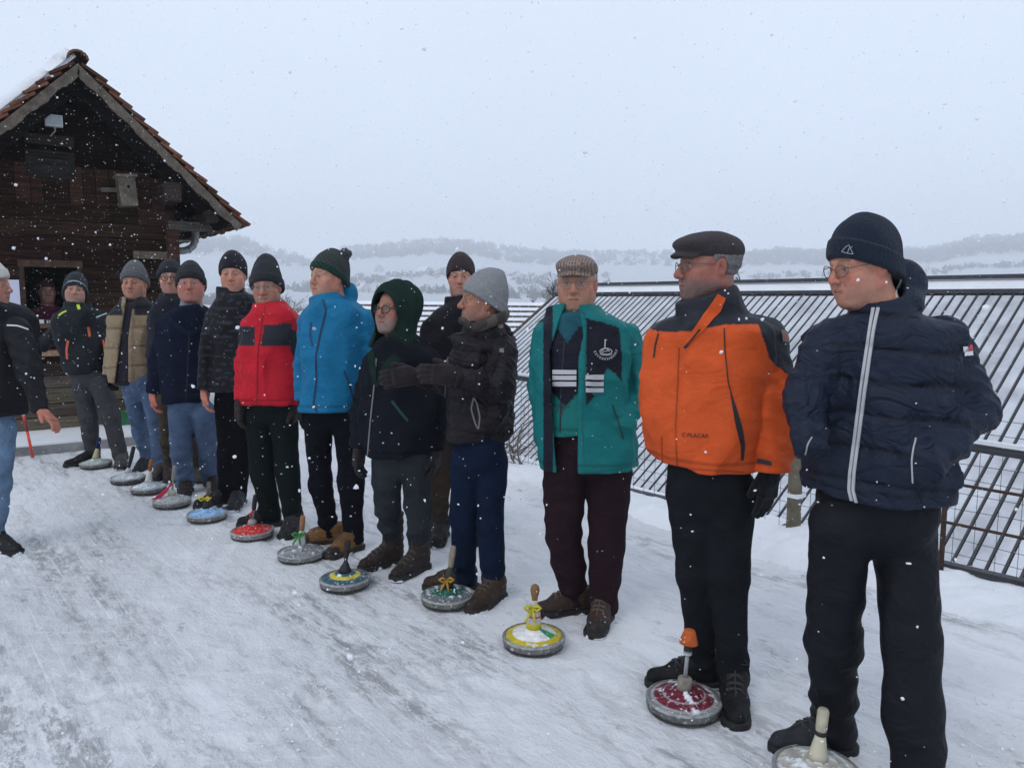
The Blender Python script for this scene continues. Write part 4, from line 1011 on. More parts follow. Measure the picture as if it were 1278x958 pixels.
# 12 beige jacket ----------------------------------------------------------------------------------------------
def beige(v):
    x, y = proj(v); c = np.tile(np.array((.25, .185, .115)), (len(v), 1)); dk = (.018, .018, .022)
    c[(y < 394) ] = dk; c[(x > 188) & (y < 470)] = dk
    c[(x > 152) & (x < 158) & (y < 410)] = (.25, .185, .115); c[(x > 164) & (x < 168) & (y > 385)] = (.20, .145, .09)
    return c
def beige_cut(P):
    x, y = proj(P); l = np.interp(y, [372, 385, 420, 480], [158, 156, 151, 143]); r = np.interp(y, [372, 385, 420, 480], [170, 165, 160, 160])
    return np.maximum(np.maximum(l - x, x - r) * P[:, 1] / F, P[:, 1] - 6.62)
p12 = make('man in beige and black padded jacket worn open, grey beanie and jeans', 190, 596, dict(
    head=dict(px=(168, 353), wid=.96, yaw=20, pitch=-2, sc=1.10, skin=(.45, .255, .185), flush=.9, stubble=.2, jaw=1.05, brow=(.13, .1, .08), hair=(.12, .09, .07),
              hat='beanie', hatp=dict(col=(.10, .10, .105), zf=.046, zb=-.05, tall=.026, cuff=.05, ribs=44, tip=.03)),
    neck=(168, 384),
    torso=[(374, 154, 184), (382, 146, 194), (394, 139, 201), (430, 137, 200), (460, 137, 194), (478, 138, 188)], depth=.15, yaw=14, tround=.03,
    arms=[[(146, 396, 10), (139, 440, 9), (135, 468, 8, -.03)], [(196, 396, 11), (201, 440, 10), (198, 480, 8)]],
    puff=.16, puffa=.008, fold=14, folda=.006, mat='shell', col=beige, cut=beige_cut, collar=dict(pts=[(168, 390, 19), (167, 378, 16), (167, 370, 15)], hole=.84),
    extra=[('pullover', dict(torso=[(376, 154, 180), (390, 145, 190), (430, 142, 192), (482, 142, 188)], depth=.13, yaw=14, fold=12, folda=.004, col=(.022, .018, .028), mat='knit', arms=[], collar=dict(pts=[(168, 386, 13), (168, 373, 10)], hole=.85)))],
    legs=dict(waist=(478, 150, 198), chain=[[(166, 490, 12), (176, 540, 10), (184, 582, 9)], [(188, 490, 12), (197, 540, 10), (200, 588, 10)]], col=(.076, .114, .185), mat='denim', folda=.006),
    feet=[dict(h=(188, 582), t=(172, 589), col=(.02, .02, .022)), dict(h=(206, 592), t=(194, 600), col=(.05, .045, .045))],
    gloves=[dict(w=(135, 466, -.03), d=(.1, 0, -1), s=(0, -1, 0), n=(-1, 0, 0), col=BLK, curl=.6)]))

# 13 far end, black work jacket -----------------------------------------------------------------------------------
p13 = make('man in black jacket with orange zips, arm stretched towards the hut counter', 124, 581, dict(
    head=dict(px=(94, 362), yaw=2, pitch=3, roll=-6, sc=1.08, skin=(.45, .275, .21), flush=.7, stubble=.5, beard=(.21, .19, .175), nose=1.1,
              hat='beanie', hatp=dict(name='hooded_cap', col=(.022, .028, .034), zf=.034, zb=-.12, tall=.018, cuff=.034, ribs=0, band=(.026, .038, (.34, .36, .38)))),
    neck=(97, 392),
    torso=[(382, 86, 114), (390, 76, 130), (400, 72, 137), (430, 80, 137), (450, 84, 134), (468, 86, 132)], depth=.145, yaw=-4, tround=.03,
    arms=[[(82, 400, 10), (66, 418, 9, -.02), (50, 435, 8, -.03)], [(132, 400, 10), (141, 435, 9), (136, 470, 8)]],
    fold=13, folda=.007, mat='shell', col=(.0085, .0115, .0145), collar=dict(pts=[(97, 398, 18), (97, 384, 16), (97, 376, 15)], hole=.84),
    legs=dict(waist=(466, 88, 132), chain=[[(103, 478, 13), (110, 520, 11), (113, 566, 9)], [(125, 478, 13), (138, 520, 11), (150, 574, 9)]], col=(.048, .048, .052), mat='cotton', folda=.008),
    feet=[dict(h=(116, 578), t=(91, 582), col=(.008, .008, .009), L=.33), dict(h=(153, 578), t=(150, 588), col=(.05, .048, .045))],
    gloves=[dict(w=(50, 435, -.03), d=(-1, 0, -.5), s=(0, -1, 0), n=(0, 0, 1), col=BLK, curl=.3)]))
ribbon(p13, 'jacket', [(110, 408), (112, 420)], .02, 'zip', (.55, .12, .04)); ribbon(p13, 'jacket', [(85, 425), (83, 436), (84, 448)], .018, 'zip', (.60, .10, .06)); ribbon(p13, 'jacket', [(129, 424), (130, 432), (131, 440)], .018, 'zip', (.60, .10, .06))
ribbon(p13, 'jacket', [(121, 381.5), (130, 382), (138, 383)], .018, 'shoulder_piping', (.40, .55, .06)); ribbon(p13, 'jacket', [(73, 394), (78, 390), (83, 388)], .016, 'shoulder_piping', (.40, .55, .06)); ribbon(p13, 'jacket', [(120, 396), (126, 394), (133, 391)], .012, 'shoulder_piping', (.4, .42, .44))
ribbon(p13, ['jacket'], [(97, 380), (99, 386)], .024, 'collar_tag', (.40, .60, .04))

# 14 at the left edge ------------------------------------------------------------------------------------------------
p14 = make('man in white beanie cut off by the left edge, bare hand reaching down', 0, 690, dict(
    head=dict(px=(-14, 356), yaw=-64, pitch=0, sc=1.06, skin=(.44, .25, .19), flush=1, stubble=.1, hair=(.2, .17, .15),
              hat='beanie', hatp=dict(col=(.55, .54, .48), zf=.042, zb=-.045, tall=.02, cuff=.055, ribs=44)),
    neck=(-18, 388),
    torso=[(374, -38, 8), (384, -52, 24), (398, -60, 34), (440, -58, 34), (480, -54, 28), (524, -52, 22)], depth=.15, yaw=-12, tround=.03,
    arms=[[(24, 408, 16, -.04), (36, 465, 14, -.08), (52, 513, 10, -.14)], [(-52, 408, 15), (-58, 465, 13), (-50, 515, 11)]],
    fold=12, folda=.009, mat='shell', col=(.010, .0105, .013), collar=dict(pts=[(-16, 392, 24), (-14, 372, 20)], hole=.88),
    legs=dict(waist=(515, -50, 18), chain=[[(0, 535, 19), (-3, 605, 15), (-4, 675, 12)], [(-32, 535, 19), (-34, 605, 15), (-36, 670, 12)]], col=(.13, .20, .30), mat='denim', folda=.007),
    feet=[dict(h=(-12, 686), t=(20, 692), col=(.016, .016, .018), snow=2.0), dict(h=(-44, 684), t=(-16, 690), col=(.016, .016, .018))],
    hands=[dict(w=(52, 513, -.14), d=(.75, -.2, -.55), s=(-.2, -1, -.3), n=(.5, .2, .8), curl=.3, sc=1.0)]))
ribbon(p14, 'jacket', [(9, 406), (22, 406.5), (35, 411)], .008, 'reflective_piping', (.6, .6, .62))
# ------------------------------------------------------------------ fence geometry shared by the ground
UA = np.array([math.sin(math.radians(50.5)), math.cos(math.radians(50.5)), 0])      # uphill of the roof, away from the terrace
EA = np.array([UA[1], -UA[0], 0])                                                  # along fence and ridge, to the right and nearer
g1 = ground(987, 668); UF = g1 @ UA                                                # fence line at UA-distance UF
def fence_pt(px, py):      # where the sight line over px meets the fence plane
    d = ray(px, py); t = (UF - CAM @ UA) / (d @ UA); return CAM + d * t
# ------------------------------------------------------------------ materials of the place
def snow_mat(name, base=(.78, .80, .83), icy=None, pat=0.0, rot=0.0, bump=.5):
    m = bpy.data.materials.new(name); nt, N, L, B = nodes_of(m); B.inputs['Roughness'].default_value = .65; B.inputs['Specular IOR Level'].default_value = .3
    B.inputs['Subsurface Weight'].default_value = 0
    tc = N.new('ShaderNodeTexCoord')
    def noise(sc, det=6, stretch=(1, 1, 1), rough=.6, off=0):
        mp = N.new('ShaderNodeMapping'); mp.vector_type = 'TEXTURE'; mp.inputs['Rotation'].default_value = (0, 0, rot); mp.inputs['Scale'].default_value = tuple(1 / q for q in stretch); mp.inputs['Location'].default_value = (off, off, 0)
        L.new(tc.outputs['Object'], mp.inputs[0]); n = N.new('ShaderNodeTexNoise'); n.inputs['Scale'].default_value = sc; n.inputs['Detail'].default_value = det; n.inputs['Roughness'].default_value = rough
        L.new(mp.outputs[0], n.inputs['Vector']); return n.outputs['Fac']
    def ramp(x, a, b, lo=0, hi=1):
        r = N.new('ShaderNodeMapRange'); r.interpolation_type = 'SMOOTHSTEP'; r.inputs[1].default_value = a; r.inputs[2].default_value = b; r.inputs[3].default_value = lo; r.inputs[4].default_value = hi; L.new(x, r.inputs[0]); return r.outputs[0]
    def mul(a, b, op='MULTIPLY'):
        x = N.new('ShaderNodeMath'); x.operation = op; x.use_clamp = True
        for i, v in enumerate((a, b)):
            if isinstance(v, (int, float)): x.inputs[i].default_value = v
            else: L.new(v, x.inputs[i])
        return x.outputs[0]
    def mix(f, a, b):
        x = N.new('ShaderNodeMix'); x.data_type = 'RGBA'
        L.new(f, x.inputs[0])
        for i, v in ((6, a), (7, b)):
            if isinstance(v, tuple): x.inputs[i].default_value = (*v, 1)
            else: L.new(v, x.inputs[i])
        return x.outputs[2]
    if icy:
        bands = ramp(noise(1.15, 6, (.24, 1.3, 1), .64, 3), .45, .60)                 # lanes worn by sliding stocks
        drag = ramp(noise(3.0, 8, (.32, 2.2, 1), .70, 17), .45, .60)
        blotch = ramp(noise(.8, 7, (1, 1.3, 1), .62), .43, .60)
        crumb = ramp(noise(13, 9, (.8, 1.8, 1), .76, 9), .42, .55, .10, 1)
        f = mul(mul(bands, mul(mul(drag, .75), .30, 'ADD')), mul(blotch, mul(drag, .55)), 'ADD'); f = mul(mul(f, crumb), .82)
        tone = ramp(noise(.5, 5, (.7, 1.2, 1), .6, 51), .40, .62); c0 = mix(tone, base, tuple(q * .84 for q in base)); c = mix(f, c0, icy)
        spots = ramp(noise(8, 8, (.9, 1.6, 1), .72, 21), .585, .65); c = mix(mul(spots, mul(ramp(noise(.8, 4, off=5), .42, .60), .6)), c, (.24, .235, .235))
        scr = ramp(noise(22, 4, (.06, 2.6, 1), .55, 33), .585, .67); c = mix(mul(scr, .6), c, (.84, .86, .89))
        scr2 = N.new('ShaderNodeMapping'); scr2.vector_type = 'TEXTURE'; scr2.inputs['Rotation'].default_value = (0, 0, rot + 1.0); scr2.inputs['Scale'].default_value = (20, .5, 1); L.new(tc.outputs['Object'], scr2.inputs[0])
        ns2 = N.new('ShaderNodeTexNoise'); ns2.inputs['Scale'].default_value = 16; ns2.inputs['Detail'].default_value = 3; L.new(scr2.outputs[0], ns2.inputs['Vector']); c = mix(mul(ramp(ns2.outputs['Fac'], .63, .70), .35), c, (.84, .86, .89))
        L.new(c, B.inputs['Base Color'])
        rr = N.new('ShaderNodeMapRange'); rr.inputs[3].default_value = .75; rr.inputs[4].default_value = .38; L.new(f, rr.inputs[0]); L.new(rr.outputs[0], B.inputs['Roughness'])
    else:
        c = mix(ramp(noise(1.6, 6), .35, .7), base, tuple(x * (1 - pat) for x in base)); L.new(c, B.inputs['Base Color'])
    h = mul(mul(noise(9, 9, (1, 1.6, 1), .72, 2), .6), mul(noise(60, 5, off=4), .16), 'ADD')
    bp = N.new('ShaderNodeBump'); bp.inputs['Strength'].default_value = bump; bp.inputs['Distance'].default_value = .045; L.new(h, bp.inputs['Height']); L.new(bp.outputs[0], B.inputs['Normal'])
    return m
M['ice'] = snow_mat('trodden_snow', (.80, .812, .835), (.31, .31, .315), rot=math.atan2(EA[1], EA[0]), bump=.9)
M['snow'] = snow_mat('fresh_snow', (.80, .82, .85), pat=.10, bump=.6)
M['thin'] = snow_mat('thin_roof_snow', (.58, .60, .64), pat=.38, bump=.3)
M['field'] = snow_mat('snowy_fields', (.52, .54, .58), pat=.45, bump=.0)
M['wood'] = mat('old_dark_wood', None, .9, .9, 26, .6, 9, spec=.04, stretch=(.35, .35, 5))
M['woodx'] = mat('weathered_wood', None, .92, .7, 24, .45, 11, spec=.05)
M['tile'] = mat('clay_tile', None, .85, .6, 30, .35, 9, spec=.15)
M['zinc'] = mat('zinc_pipe', (.30, .31, .31), .6, .3, 60, .4, 30, metal=.35)
dust(M['zinc'], .56, .66, 60, .5)
M['rust'] = mat('rusty_steel', (.055, .032, .024), .8, .5, 90, .45, 30, metal=.2)
M['wire'] = mat('fence_wire', (.06, .085, .085), .5, metal=.4)
M['sheet'] = mat('roof_sheet', (.046, .046, .053), .6, .2, 20, .25, 8, spec=.3)
M['concrete'] = mat('concrete', (.22, .22, .22), .9, .6, 40, .3, 6)
M['paper'] = mat('paper_sheet', None, .8)
M['bark'] = mat('bark', None, .95, .8, 40, .4, 14)
M['flake'] = mat('snowflake', (.9, .92, .95), .8)
M['flake'].node_tree.nodes['Principled BSDF'].inputs['Alpha'].default_value = .68

# ------------------------------------------------------------------ ground
def tnoise(x, y, f, sd):
    P = np.stack([x, y, 0 * x], 1); return lump(P, f, sd, 6)
def grid_mesh(name, xs, ys, zf, m, keep=None, kind='structure'):
    X, Y = np.meshgrid(xs, ys, indexing='ij'); x, y = X.ravel(), Y.ravel(); z = zf(x, y); nx, ny = len(xs), len(ys)
    I = np.arange(nx * ny).reshape(nx, ny); Q = np.stack([I[:-1, :-1], I[1:, :-1], I[1:, 1:], I[:-1, 1:]], -1).reshape(-1, 4)
    if keep is not None:
        k = keep(x, y); Q = Q[k[Q].all(1)]
        used = np.unique(Q); mp = np.full(nx * ny, -1); mp[used] = np.arange(len(used)); Q = mp[Q]; x, y, z = x[used], y[used], z[used]
    o = mesh_np(name, np.stack([x, y, z], 1), Q, m); tag(o, kind=kind); return o
def uu(x, y): return x * UA[0] + y * UA[1]
def ee(x, y): return x * EA[0] + y * EA[1]
PRN = []
_r = np.random.RandomState(17)
for i in range(70):
    g_ = ground(_r.uniform(-60, 1200), _r.uniform(640, 950)); a_ = math.atan2(EA[1], EA[0]) + _r.choice([0, math.pi]) + _r.normal() * .55; PRN.append((g_[0], g_[1], a_, _r.uniform(.006, .014)))
def prints(x, y):
    z = np.zeros_like(x)
    for px_, py_, a, dp in PRN:
        i = np.where((np.abs(x - px_) < .25) & (np.abs(y - py_) < .25))[0]
        if len(i) == 0: continue
        u, v = (x[i] - px_) * math.cos(a) + (y[i] - py_) * math.sin(a), -(x[i] - px_) * math.sin(a) + (y[i] - py_) * math.cos(a)
        r = np.minimum(np.hypot((u - .05) / .10, v / .050), np.hypot((u + .095) / .055, v / .040))
        z[i] += -dp / (1 + np.exp((r - 1) / .10)) + dp * .45 * np.exp(-((r - 1.28) / .20) ** 2)
    return z
def gz(x, y):
    u = uu(x, y); e = ee(x, y)
    z = .007 * tnoise(x, y, 7, 1) + .005 * tnoise(x, y, 19, 2) + .004 * tnoise(x, y, 45, 3) - .006 * np.clip(tnoise(x * .7, y, 26, 8) - .5, 0, 1)
    z = z + prints(x, y)
    c = UF - .42 + .10 * np.sin(e * 1.7) + .06 * np.sin(e * 4.1 + 1); w = np.where(u < c, .20 + .03 * np.sin(e * 3), .5)
    berm = (.055 + .022 * np.sin(e * 2.3 + 1) + .02 * tnoise(x, y, 9, 4)) * np.exp(-(np.abs(u - c) / w) ** 2.6)
    z = z + berm + .020 * berm / .055 * tnoise(x, y, 22, 6)
    return z - 1.5 * np.clip((u - UF - .22) / .5, 0, 1) ** 1.3
grid_mesh('ground', np.concatenate([np.arange(-16, -7, .06), np.arange(-7, 4, .023), np.arange(4, 9, .06)]), np.concatenate([np.arange(-2.5, 1.4, .08), np.arange(1.4, 8.6, .023), np.arange(8.6, 22, .06)]), gz, M['ice'], lambda x, y: (uu(x, y) < UF + .75) & (uu(x, y) > -9) & (np.hypot(x, y) < 23))
# berm snow is a cleaner sheet a few mm above
grid_mesh('snow_bank', np.arange(-14, 9, .03), np.arange(-2.5, 20, .03), lambda x, y: gz(x, y) - .012 + .02 * np.clip((uu(x, y) - UF + .62 + .05 * tnoise(x, y, 8, 5)) / .1, 0, 1), M['snow'],
          lambda x, y: (uu(x, y) < UF + .72) & (uu(x, y) > UF - .74) & (np.hypot(x, y) < 18), 'structure')

AZ0, AZ1 = math.radians(-52), math.radians(52)
def hill_h(px):
    return np.interp(px, [-200, 0, 180, 230, 300, 345, 400, 430, 480, 540, 580, 620, 660, 700, 800, 860, 920, 960, 1030, 1100, 1160, 1200, 1278, 1500],
                         [330, 320, 318, 305, 304, 318, 330, 316, 312, 305, 306, 312, 318, 320, 318, 320, 322, 318, 320, 322, 322, 314, 312, 318])
def rise(px, r):
    """terrain height at picture column px, distance r"""
    top = (372 - hill_h(px)) / F * 1640 + H
    near = (372 - (378 + 0 * px)) / F * 520 + H
    t = np.clip((r - 520) / 1120, 0, 1); z = near + (top - near) * (t ** 1.35)
    z = np.where(r < 520, -7 + (near + 7) * np.clip((r - 40) / 480, 0, 1) ** .8, z)
    z = np.where(r > 1640, top - (r - 1640) * .25, z)
    return z + 2.4 * np.sin(r * .0175 + px * .008) * np.clip(r / 400, 0, 1)
def terr(x, y):
    r = np.hypot(x, y); a = np.clip(np.arctan2(x, y), -1.1, 1.1); px = CX + F * np.tan(a)
    return rise(px, r)
ra = np.concatenate([np.linspace(6, 60, 12), np.linspace(80, 2000, 100)]); aa = np.linspace(-1.2, 1.2, 220)
R_, A_ = np.meshgrid(ra, aa, indexing='ij'); hx, hy = (R_ * np.sin(A_)).ravel(), (R_ * np.cos(A_)).ravel()
I = np.arange(len(ra) * len(aa)).reshape(len(ra), len(aa)); Q = np.stack([I[:-1, :-1], I[:-1, 1:], I[1:, 1:], I[1:, :-1]], -1).reshape(-1, 4)
hz = terr(hx, hy); hz = np.where(np.hypot(hx, hy) < 30, -7, hz)
o = mesh_np('hills', np.stack([hx, hy, hz], 1), Q, M['field']); tag(o, kind='structure')

# ------------------------------------------------------------------ woods, trees, houses in the valley
M['wood_far'] = mat('winter_wood', None, .95, 0, 1, .3, .05)
def tree_blob(mb, x, y, z, h, w, conifer, rs):
    c = (.028, .036, .034) if conifer else (.045, .041, .040); s = rs.uniform(.7, 1.3); c = tuple(a * s for a in c)
    if conifer:
        for k in range(3):
            z0 = z + h * (.12 + .26 * k); r0 = w * (1 - .27 * k); n = 7; a0 = rs.uniform(0, 6)
            vs = [(x + r0 * rs.uniform(.7, 1.1) * math.cos(a0 + 6.283 * i / n), y + r0 * rs.uniform(.7, 1.1) * math.sin(a0 + 6.283 * i / n), z0 + rs.uniform(-.3, .3)) for i in range(n)] + [(x, y, z0 + h * .42)]
            mb.add(vs, [(i, (i + 1) % n, n) for i in range(n)], c)
    else:
        for k in range(46):
            a, b, q = rs.uniform(0, 6.283), rs.uniform(-1, 1), rs.uniform(.25, 1) ** .5; rr = w * q * math.sqrt(1 - b * b)
            p = np.array([x + rr * math.cos(a), y + rr * math.sin(a), z + h * .60 + b * h * .40 * q]); d = rs.normal(size=3); d /= np.linalg.norm(d); e = np.cross(d, rs.normal(size=3)); s = w * rs.uniform(.14, .30)
            mb.add([p - d * s, p + d * s, p + e * s], [(0, 1, 2)], c)
        mb.tube([(x, y, z - .3), (x, y, z + h * .6)], [w * .07, w * .03], 5, c)
rs = np.random.RandomState(11); wd = MB()
def pxpol(px, r): a = math.atan((px - CX) / F); return r * math.sin(a), r * math.cos(a)
for i in range(6200):                                   # the wooded crest
    px = rs.uniform(-500, 1900); r = rs.uniform(1280, 1680); x, y = pxpol(px, r)
    keepv = np.interp(px, [150, 220, 360, 420, 720, 780, 900, 940], [1, 1, .35, .8, 1, .25, .45, 1])
    if rs.rand() > keepv: continue
    if r < 1400 and 330 < px < 900 and rs.rand() < .5: continue
    tree_blob(wd, x, y, terr(np.array([x]), np.array([y]))[0] - .5, rs.uniform(8, 15), rs.uniform(5.5, 9), rs.rand() < .15, rs)
tag(wd.build('forest', M['wood_far'], None), kind='stuff')
hd = MB()
for (pa, ra_, pb, rb_, n) in [(380, 420, 560, 450, 90), (470, 330, 700, 360, 80), (560, 500, 760, 520, 90), (240, 260, 330, 300, 70), (330, 380, 480, 360, 60), (600, 290, 690, 300, 30), (640, 420, 760, 400, 50), (900, 480, 1278, 520, 120)]:
    for i in range(n):
        t = rs.rand(); px = pa + (pb - pa) * t; r = 2 * (ra_ + (rb_ - ra_) * t) + rs.normal() * 20; x, y = pxpol(px, r)
        tree_blob(hd, x, y, terr(np.array([x]), np.array([y]))[0] - .4, rs.uniform(4, 9), rs.uniform(2.6, 5), rs.rand() < .25, rs)
tag(hd.build('hedgerow_woods', M['wood_far'], None), kind='stuff')

M['hwall'] = mat('house_render', None, .9, .2, 5, .1, 2); M['hroof'] = mat('snowy_house_roof', None, .9, .2, 5, .12, 1)
def house(px, py, r, w, dpt, hh, rot, wall, label, roofc=(.62, .64, .67)):
    x, y = pxpol(px, r); zg = terr(np.array([x]), np.array([y]))[0]
    t = empty('house', (x, y, zg), label, 'house', 'houses down in the valley'); c, s_ = math.cos(rot), math.sin(rot)
    X, Y, Z = np.array([c, s_, 0]), np.array([-s_, c, 0]), np.array([0, 0, 1.0]); b = np.array([x, y, zg]); rh = w * .42
    mb = MB(); q = [b - X * w / 2 - Y * dpt / 2, b + X * w / 2 - Y * dpt / 2, b + X * w / 2 + Y * dpt / 2, b - X * w / 2 + Y * dpt / 2]
    vs = [p - Z for p in q] + [p + Z * hh for p in q] + [b - Y * dpt / 2 + Z * (hh + rh), b + Y * dpt / 2 + Z * (hh + rh)]
    mb.add(vs, [(0, 1, 5, 8, 4), (2, 3, 7, 9, 6), (1, 2, 6, 5), (3, 0, 4, 7)], wall); mb.build('wall', M['hwall'], t)
    rf = MB()
    for sg in (-1, 1):
        e = b + X * sg * (w / 2 + .5) + Z * (hh - .4); rg = b + Z * (hh + rh + .12)
        n = np.cross(Y, (rg - e)); n = n / np.linalg.norm(n) * .28
        if n[2] < 0: n = -n
        p = [e - Y * (dpt / 2 + .6), e + Y * (dpt / 2 + .6), rg + Y * (dpt / 2 + .6), rg - Y * (dpt / 2 + .6)]
        rf.add(p + [v + n for v in p], [(0, 1, 2, 3), (7, 6, 5, 4), (0, 3, 7, 4), (1, 5, 6, 2), (0, 4, 5, 1)], roofc)
    rf.build('roof', M['hroof'], t)
    ch = MB(); ch.obox(b + X * w * .18 + Z * (hh + rh), X * .35, Y * .35, Z * .9, (.3, .26, .24)); ch.build('chimney', M['hwall'], t)
    wn = MB()
    for i in (-1, 1):
        for zz in (hh * .3, hh * .75): wn.obox(b - Y * (dpt / 2 + .02) + X * i * w * .24 + Z * zz, X * .55, Y * .03, Z * .65, (.06, .07, .08))
    wn.build('window', M['hwall'], t)
house(250, 352, 62, 3.6, 6.5, 1.5, -.25, (.16, .155, .15), 'grey gabled farmhouse with snowy roof just past the hut eave')
for a in [(455, 0, 700, 10.7, 13.2, 3.4, .5, (.50, .48, .44), 'pale house low on the slope between blue jacket and green hood'),
          (492, 0, 807, 11.6, 15.1, 3.8, -.4, (.45, .40, .36), 'pale house above the green hood'),
          (530, 0, 912, 11.6, 14.2, 4.2, .9, (.5, .45, .42), 'long pale house upslope of the brown beanie man'),
          (632, 0, 722, 10.7, 14.2, 3.8, .3, (.4, .34, .3), 'house right of the grey beanie on the slope'),
          (652, 0, 997, 11.6, 13.2, 4.2, -.6, (.55, .5, .45), 'high house left of the tweed cap by a wood'),
          (668, 0, 850, 9.7, 12.3, 3.4, .1, (.3, .27, .25), 'brown house just left of the tweed cap'),
          (475, 0, 1062, 12.7, 15.1, 4.2, .2, (.42, .4, .38), 'uppermost pale house under the hill wood')]: house(*a)

def bare_tree(x, y, z, h, label, cat, seed, spread=.5, name='bare_tree', group=None, dens=5):
    t = empty(name, (x, y, z), label, cat, group); rs = np.random.RandomState(seed); tr, cr = MB(), MB()
    def grow(p, d, L, r, lev, mb):
        pts = [p]; q = p
        for k in range(4):
            d = d + rs.normal(size=3) * .16; d[2] += .05; d /= np.linalg.norm(d); q = q + d * L / 4; pts.append(q)
        mb.tube(pts, np.linspace(r, r * .55, 5), 5 if lev else 7, tuple(np.array((.055, .045, .04)) * rs.uniform(.8, 1.5)), False)
        if lev < 4:
            for k in range(dens if lev else 6):
                pp = pts[rs.randint(1, 5)]; nd = d + rs.normal(size=3) * spread * (1.1 if lev else 1.2); nd[2] = abs(nd[2]) * .8 + .1; nd /= np.linalg.norm(nd)
                grow(pp, nd, L * rs.uniform(.5, .72), r * .5, lev + 1, cr)
    grow(np.array([x, y, z - .1]), np.array([.02, 0, 1.0]), h * .45, h * .022, 0, tr)
    tr.build('trunk', M['bark'], t, True); cr.build('crown', M['bark'], t, True)
def place_tree(px, pytop, pybot, Y, label, cat, seed, **k):
    a, b = at(px, pybot, Y), at(px, pytop, Y); bare_tree(b[0], Y, a[2], b[2] - a[2], label, cat, seed, **k)
place_tree(690, 338, 392, 36, 'bare frosty tree behind the tweed cap, beyond the tiled roof', 'tree', 4, spread=.6)
place_tree(664, 362, 394, 34, 'low bare bush left of the tweed-capped man, over the tiled roof', 'shrub', 9, spread=.8, name='bare_bush', dens=5)
place_tree(318, 322, 372, 70, 'bare tree on the slope between black beanie and slouchy beanie', 'tree', 14, spread=.7)
place_tree(365, 352, 420, 48, 'grey bare thicket between the red and the turquoise jackets', 'shrub', 21, spread=.8, name='bare_thicket')
place_tree(925, 318, 352, 26, 'slim bare sapling behind the dark flat cap above the roof ridge', 'tree', 31, spread=.35, dens=4)
place_tree(232, 362, 420, 30, 'dark bare hedge plant behind the far men by the hut corner', 'shrub', 44, spread=.8, name='bare_bush')

# ------------------------------------------------------------------ the sheet-metal roof below the terrace
RR = 14.0; TAN = math.tan(math.radians(33.6))
pr = ray(1278, 347); dR = RR / (pr @ UA); PR = CAM + pr * dR; ZR = PR[2]
pl = ray(702, 352); PL = CAM + pl * (RR / (pl @ UA)); ZR = (PR[2] + PL[2]) / 2 - .19
e0 = PL @ EA; e1 = e0 + 26
def rp(u, e, dz=0, du=0): return UA * u + EA * e + np.array([0, 0, ZR - (RR - u) * TAN + dz]) - (CAM * 0)
t = empty('metal_roofed_building', tuple(UA * (RR) + EA * (e0 + 6) + np.array([0, 0, -7])), 'low building below the terrace with snow covered ribbed metal roof', 'building')
s0 = 6.2
nrm = np.array([-UA[0] * TAN, -UA[1] * TAN, 1]); nrm /= np.linalg.norm(nrm)
def slab(mb, u0, u1, ea, eb, th, off=0, col=(1, 1, 1)):
    p = [rp(u0, ea) + nrm * off, rp(u0, eb) + nrm * off, rp(u1, eb) + nrm * off, rp(u1, ea) + nrm * off]
    mb.add(p + [v - nrm * th for v in p], [(0, 1, 2, 3), (7, 6, 5, 4), (0, 4, 5, 1), (1, 5, 6, 2), (2, 6, 7, 3), (3, 7, 4, 0)], col)
mb = MB(); slab(mb, s0, RR, e0, e1, .08)
bk = [rp(RR, e0), rp(RR, e1), rp(RR, e1) + UA * 6 - np.array([0, 0, 4.0]), rp(RR, e0) + UA * 6 - np.array([0, 0, 4.0])]; mb.add(bk, [(0, 1, 2, 3)])
roof_o = mb.build('roof', M['sheet'], t)
mb = MB(); pitch = .170; ne = int((e1 - e0) / pitch); rsn = np.random.RandomState(3)
sn = MB()
for i in range(ne):
    a = e0 + i * pitch
    mb.obox((rp(s0, a) + rp(RR - .1, a)) / 2 + nrm * .018, (rp(RR - .1, a) - rp(s0, a)) / 2, EA * .0095, nrm * .022)
    slab(sn, s0, RR - .24, a + .022, a + pitch - .022, .03, .030 + rsn.uniform(-.004, .004))
sn.build('snow_cover', M['thin'], roof_o, origin=np.array(t.location)); mb.build('ribs', M['sheet'], roof_o, origin=np.array(t.location))
mb = MB(); mb.bar(rp(RR, e0 - .1) + np.array([0, 0, .17]), rp(RR, e1) + np.array([0, 0, .17]), .10, .07)
mb.bar(rp(RR - .17, e0 - .1) + nrm * .06, rp(RR - .17, e1) + nrm * .06, .05, .07); mb.build('ridge_cap', M['sheet'], roof_o, origin=np.array(t.location))
mb = MB(); p = [rp(RR, e0), rp(RR, e1)]; q = [rp(RR - .15, e0) + nrm * .05, rp(RR - .15, e1) + nrm * .05]
mb.add([q[0], q[1], p[1] + np.array([0, 0, .13]), p[0] + np.array([0, 0, .13])], [(0, 1, 2, 3)]); mb.build('ridge_snow', M['snow'], roof_o, origin=np.array(t.location))
mb = MB(); mb.bar(rp(s0, e0 - .04) + nrm * .0, rp(RR, e0 - .04) + nrm * .0, .05, .13, (.12, .10, .08)); mb.build('verge_board', M['woodx'], roof_o, origin=np.array(t.location))
mb = MB(); pts = [rp(s0 + .3, e0 + .3, -.3), rp(RR, e0 + .3, -.3), rp(RR + 5, e0 + .3, -.3)]
b0, b1, b2 = rp(s0 + .6, e0 + .25), rp(RR, e0 + .25), rp(RR, e0 + .25) + UA * 5.6 - np.array([0, 0, 3.8])
lo_ = lambda p: np.array([p[0], p[1], -7.5])
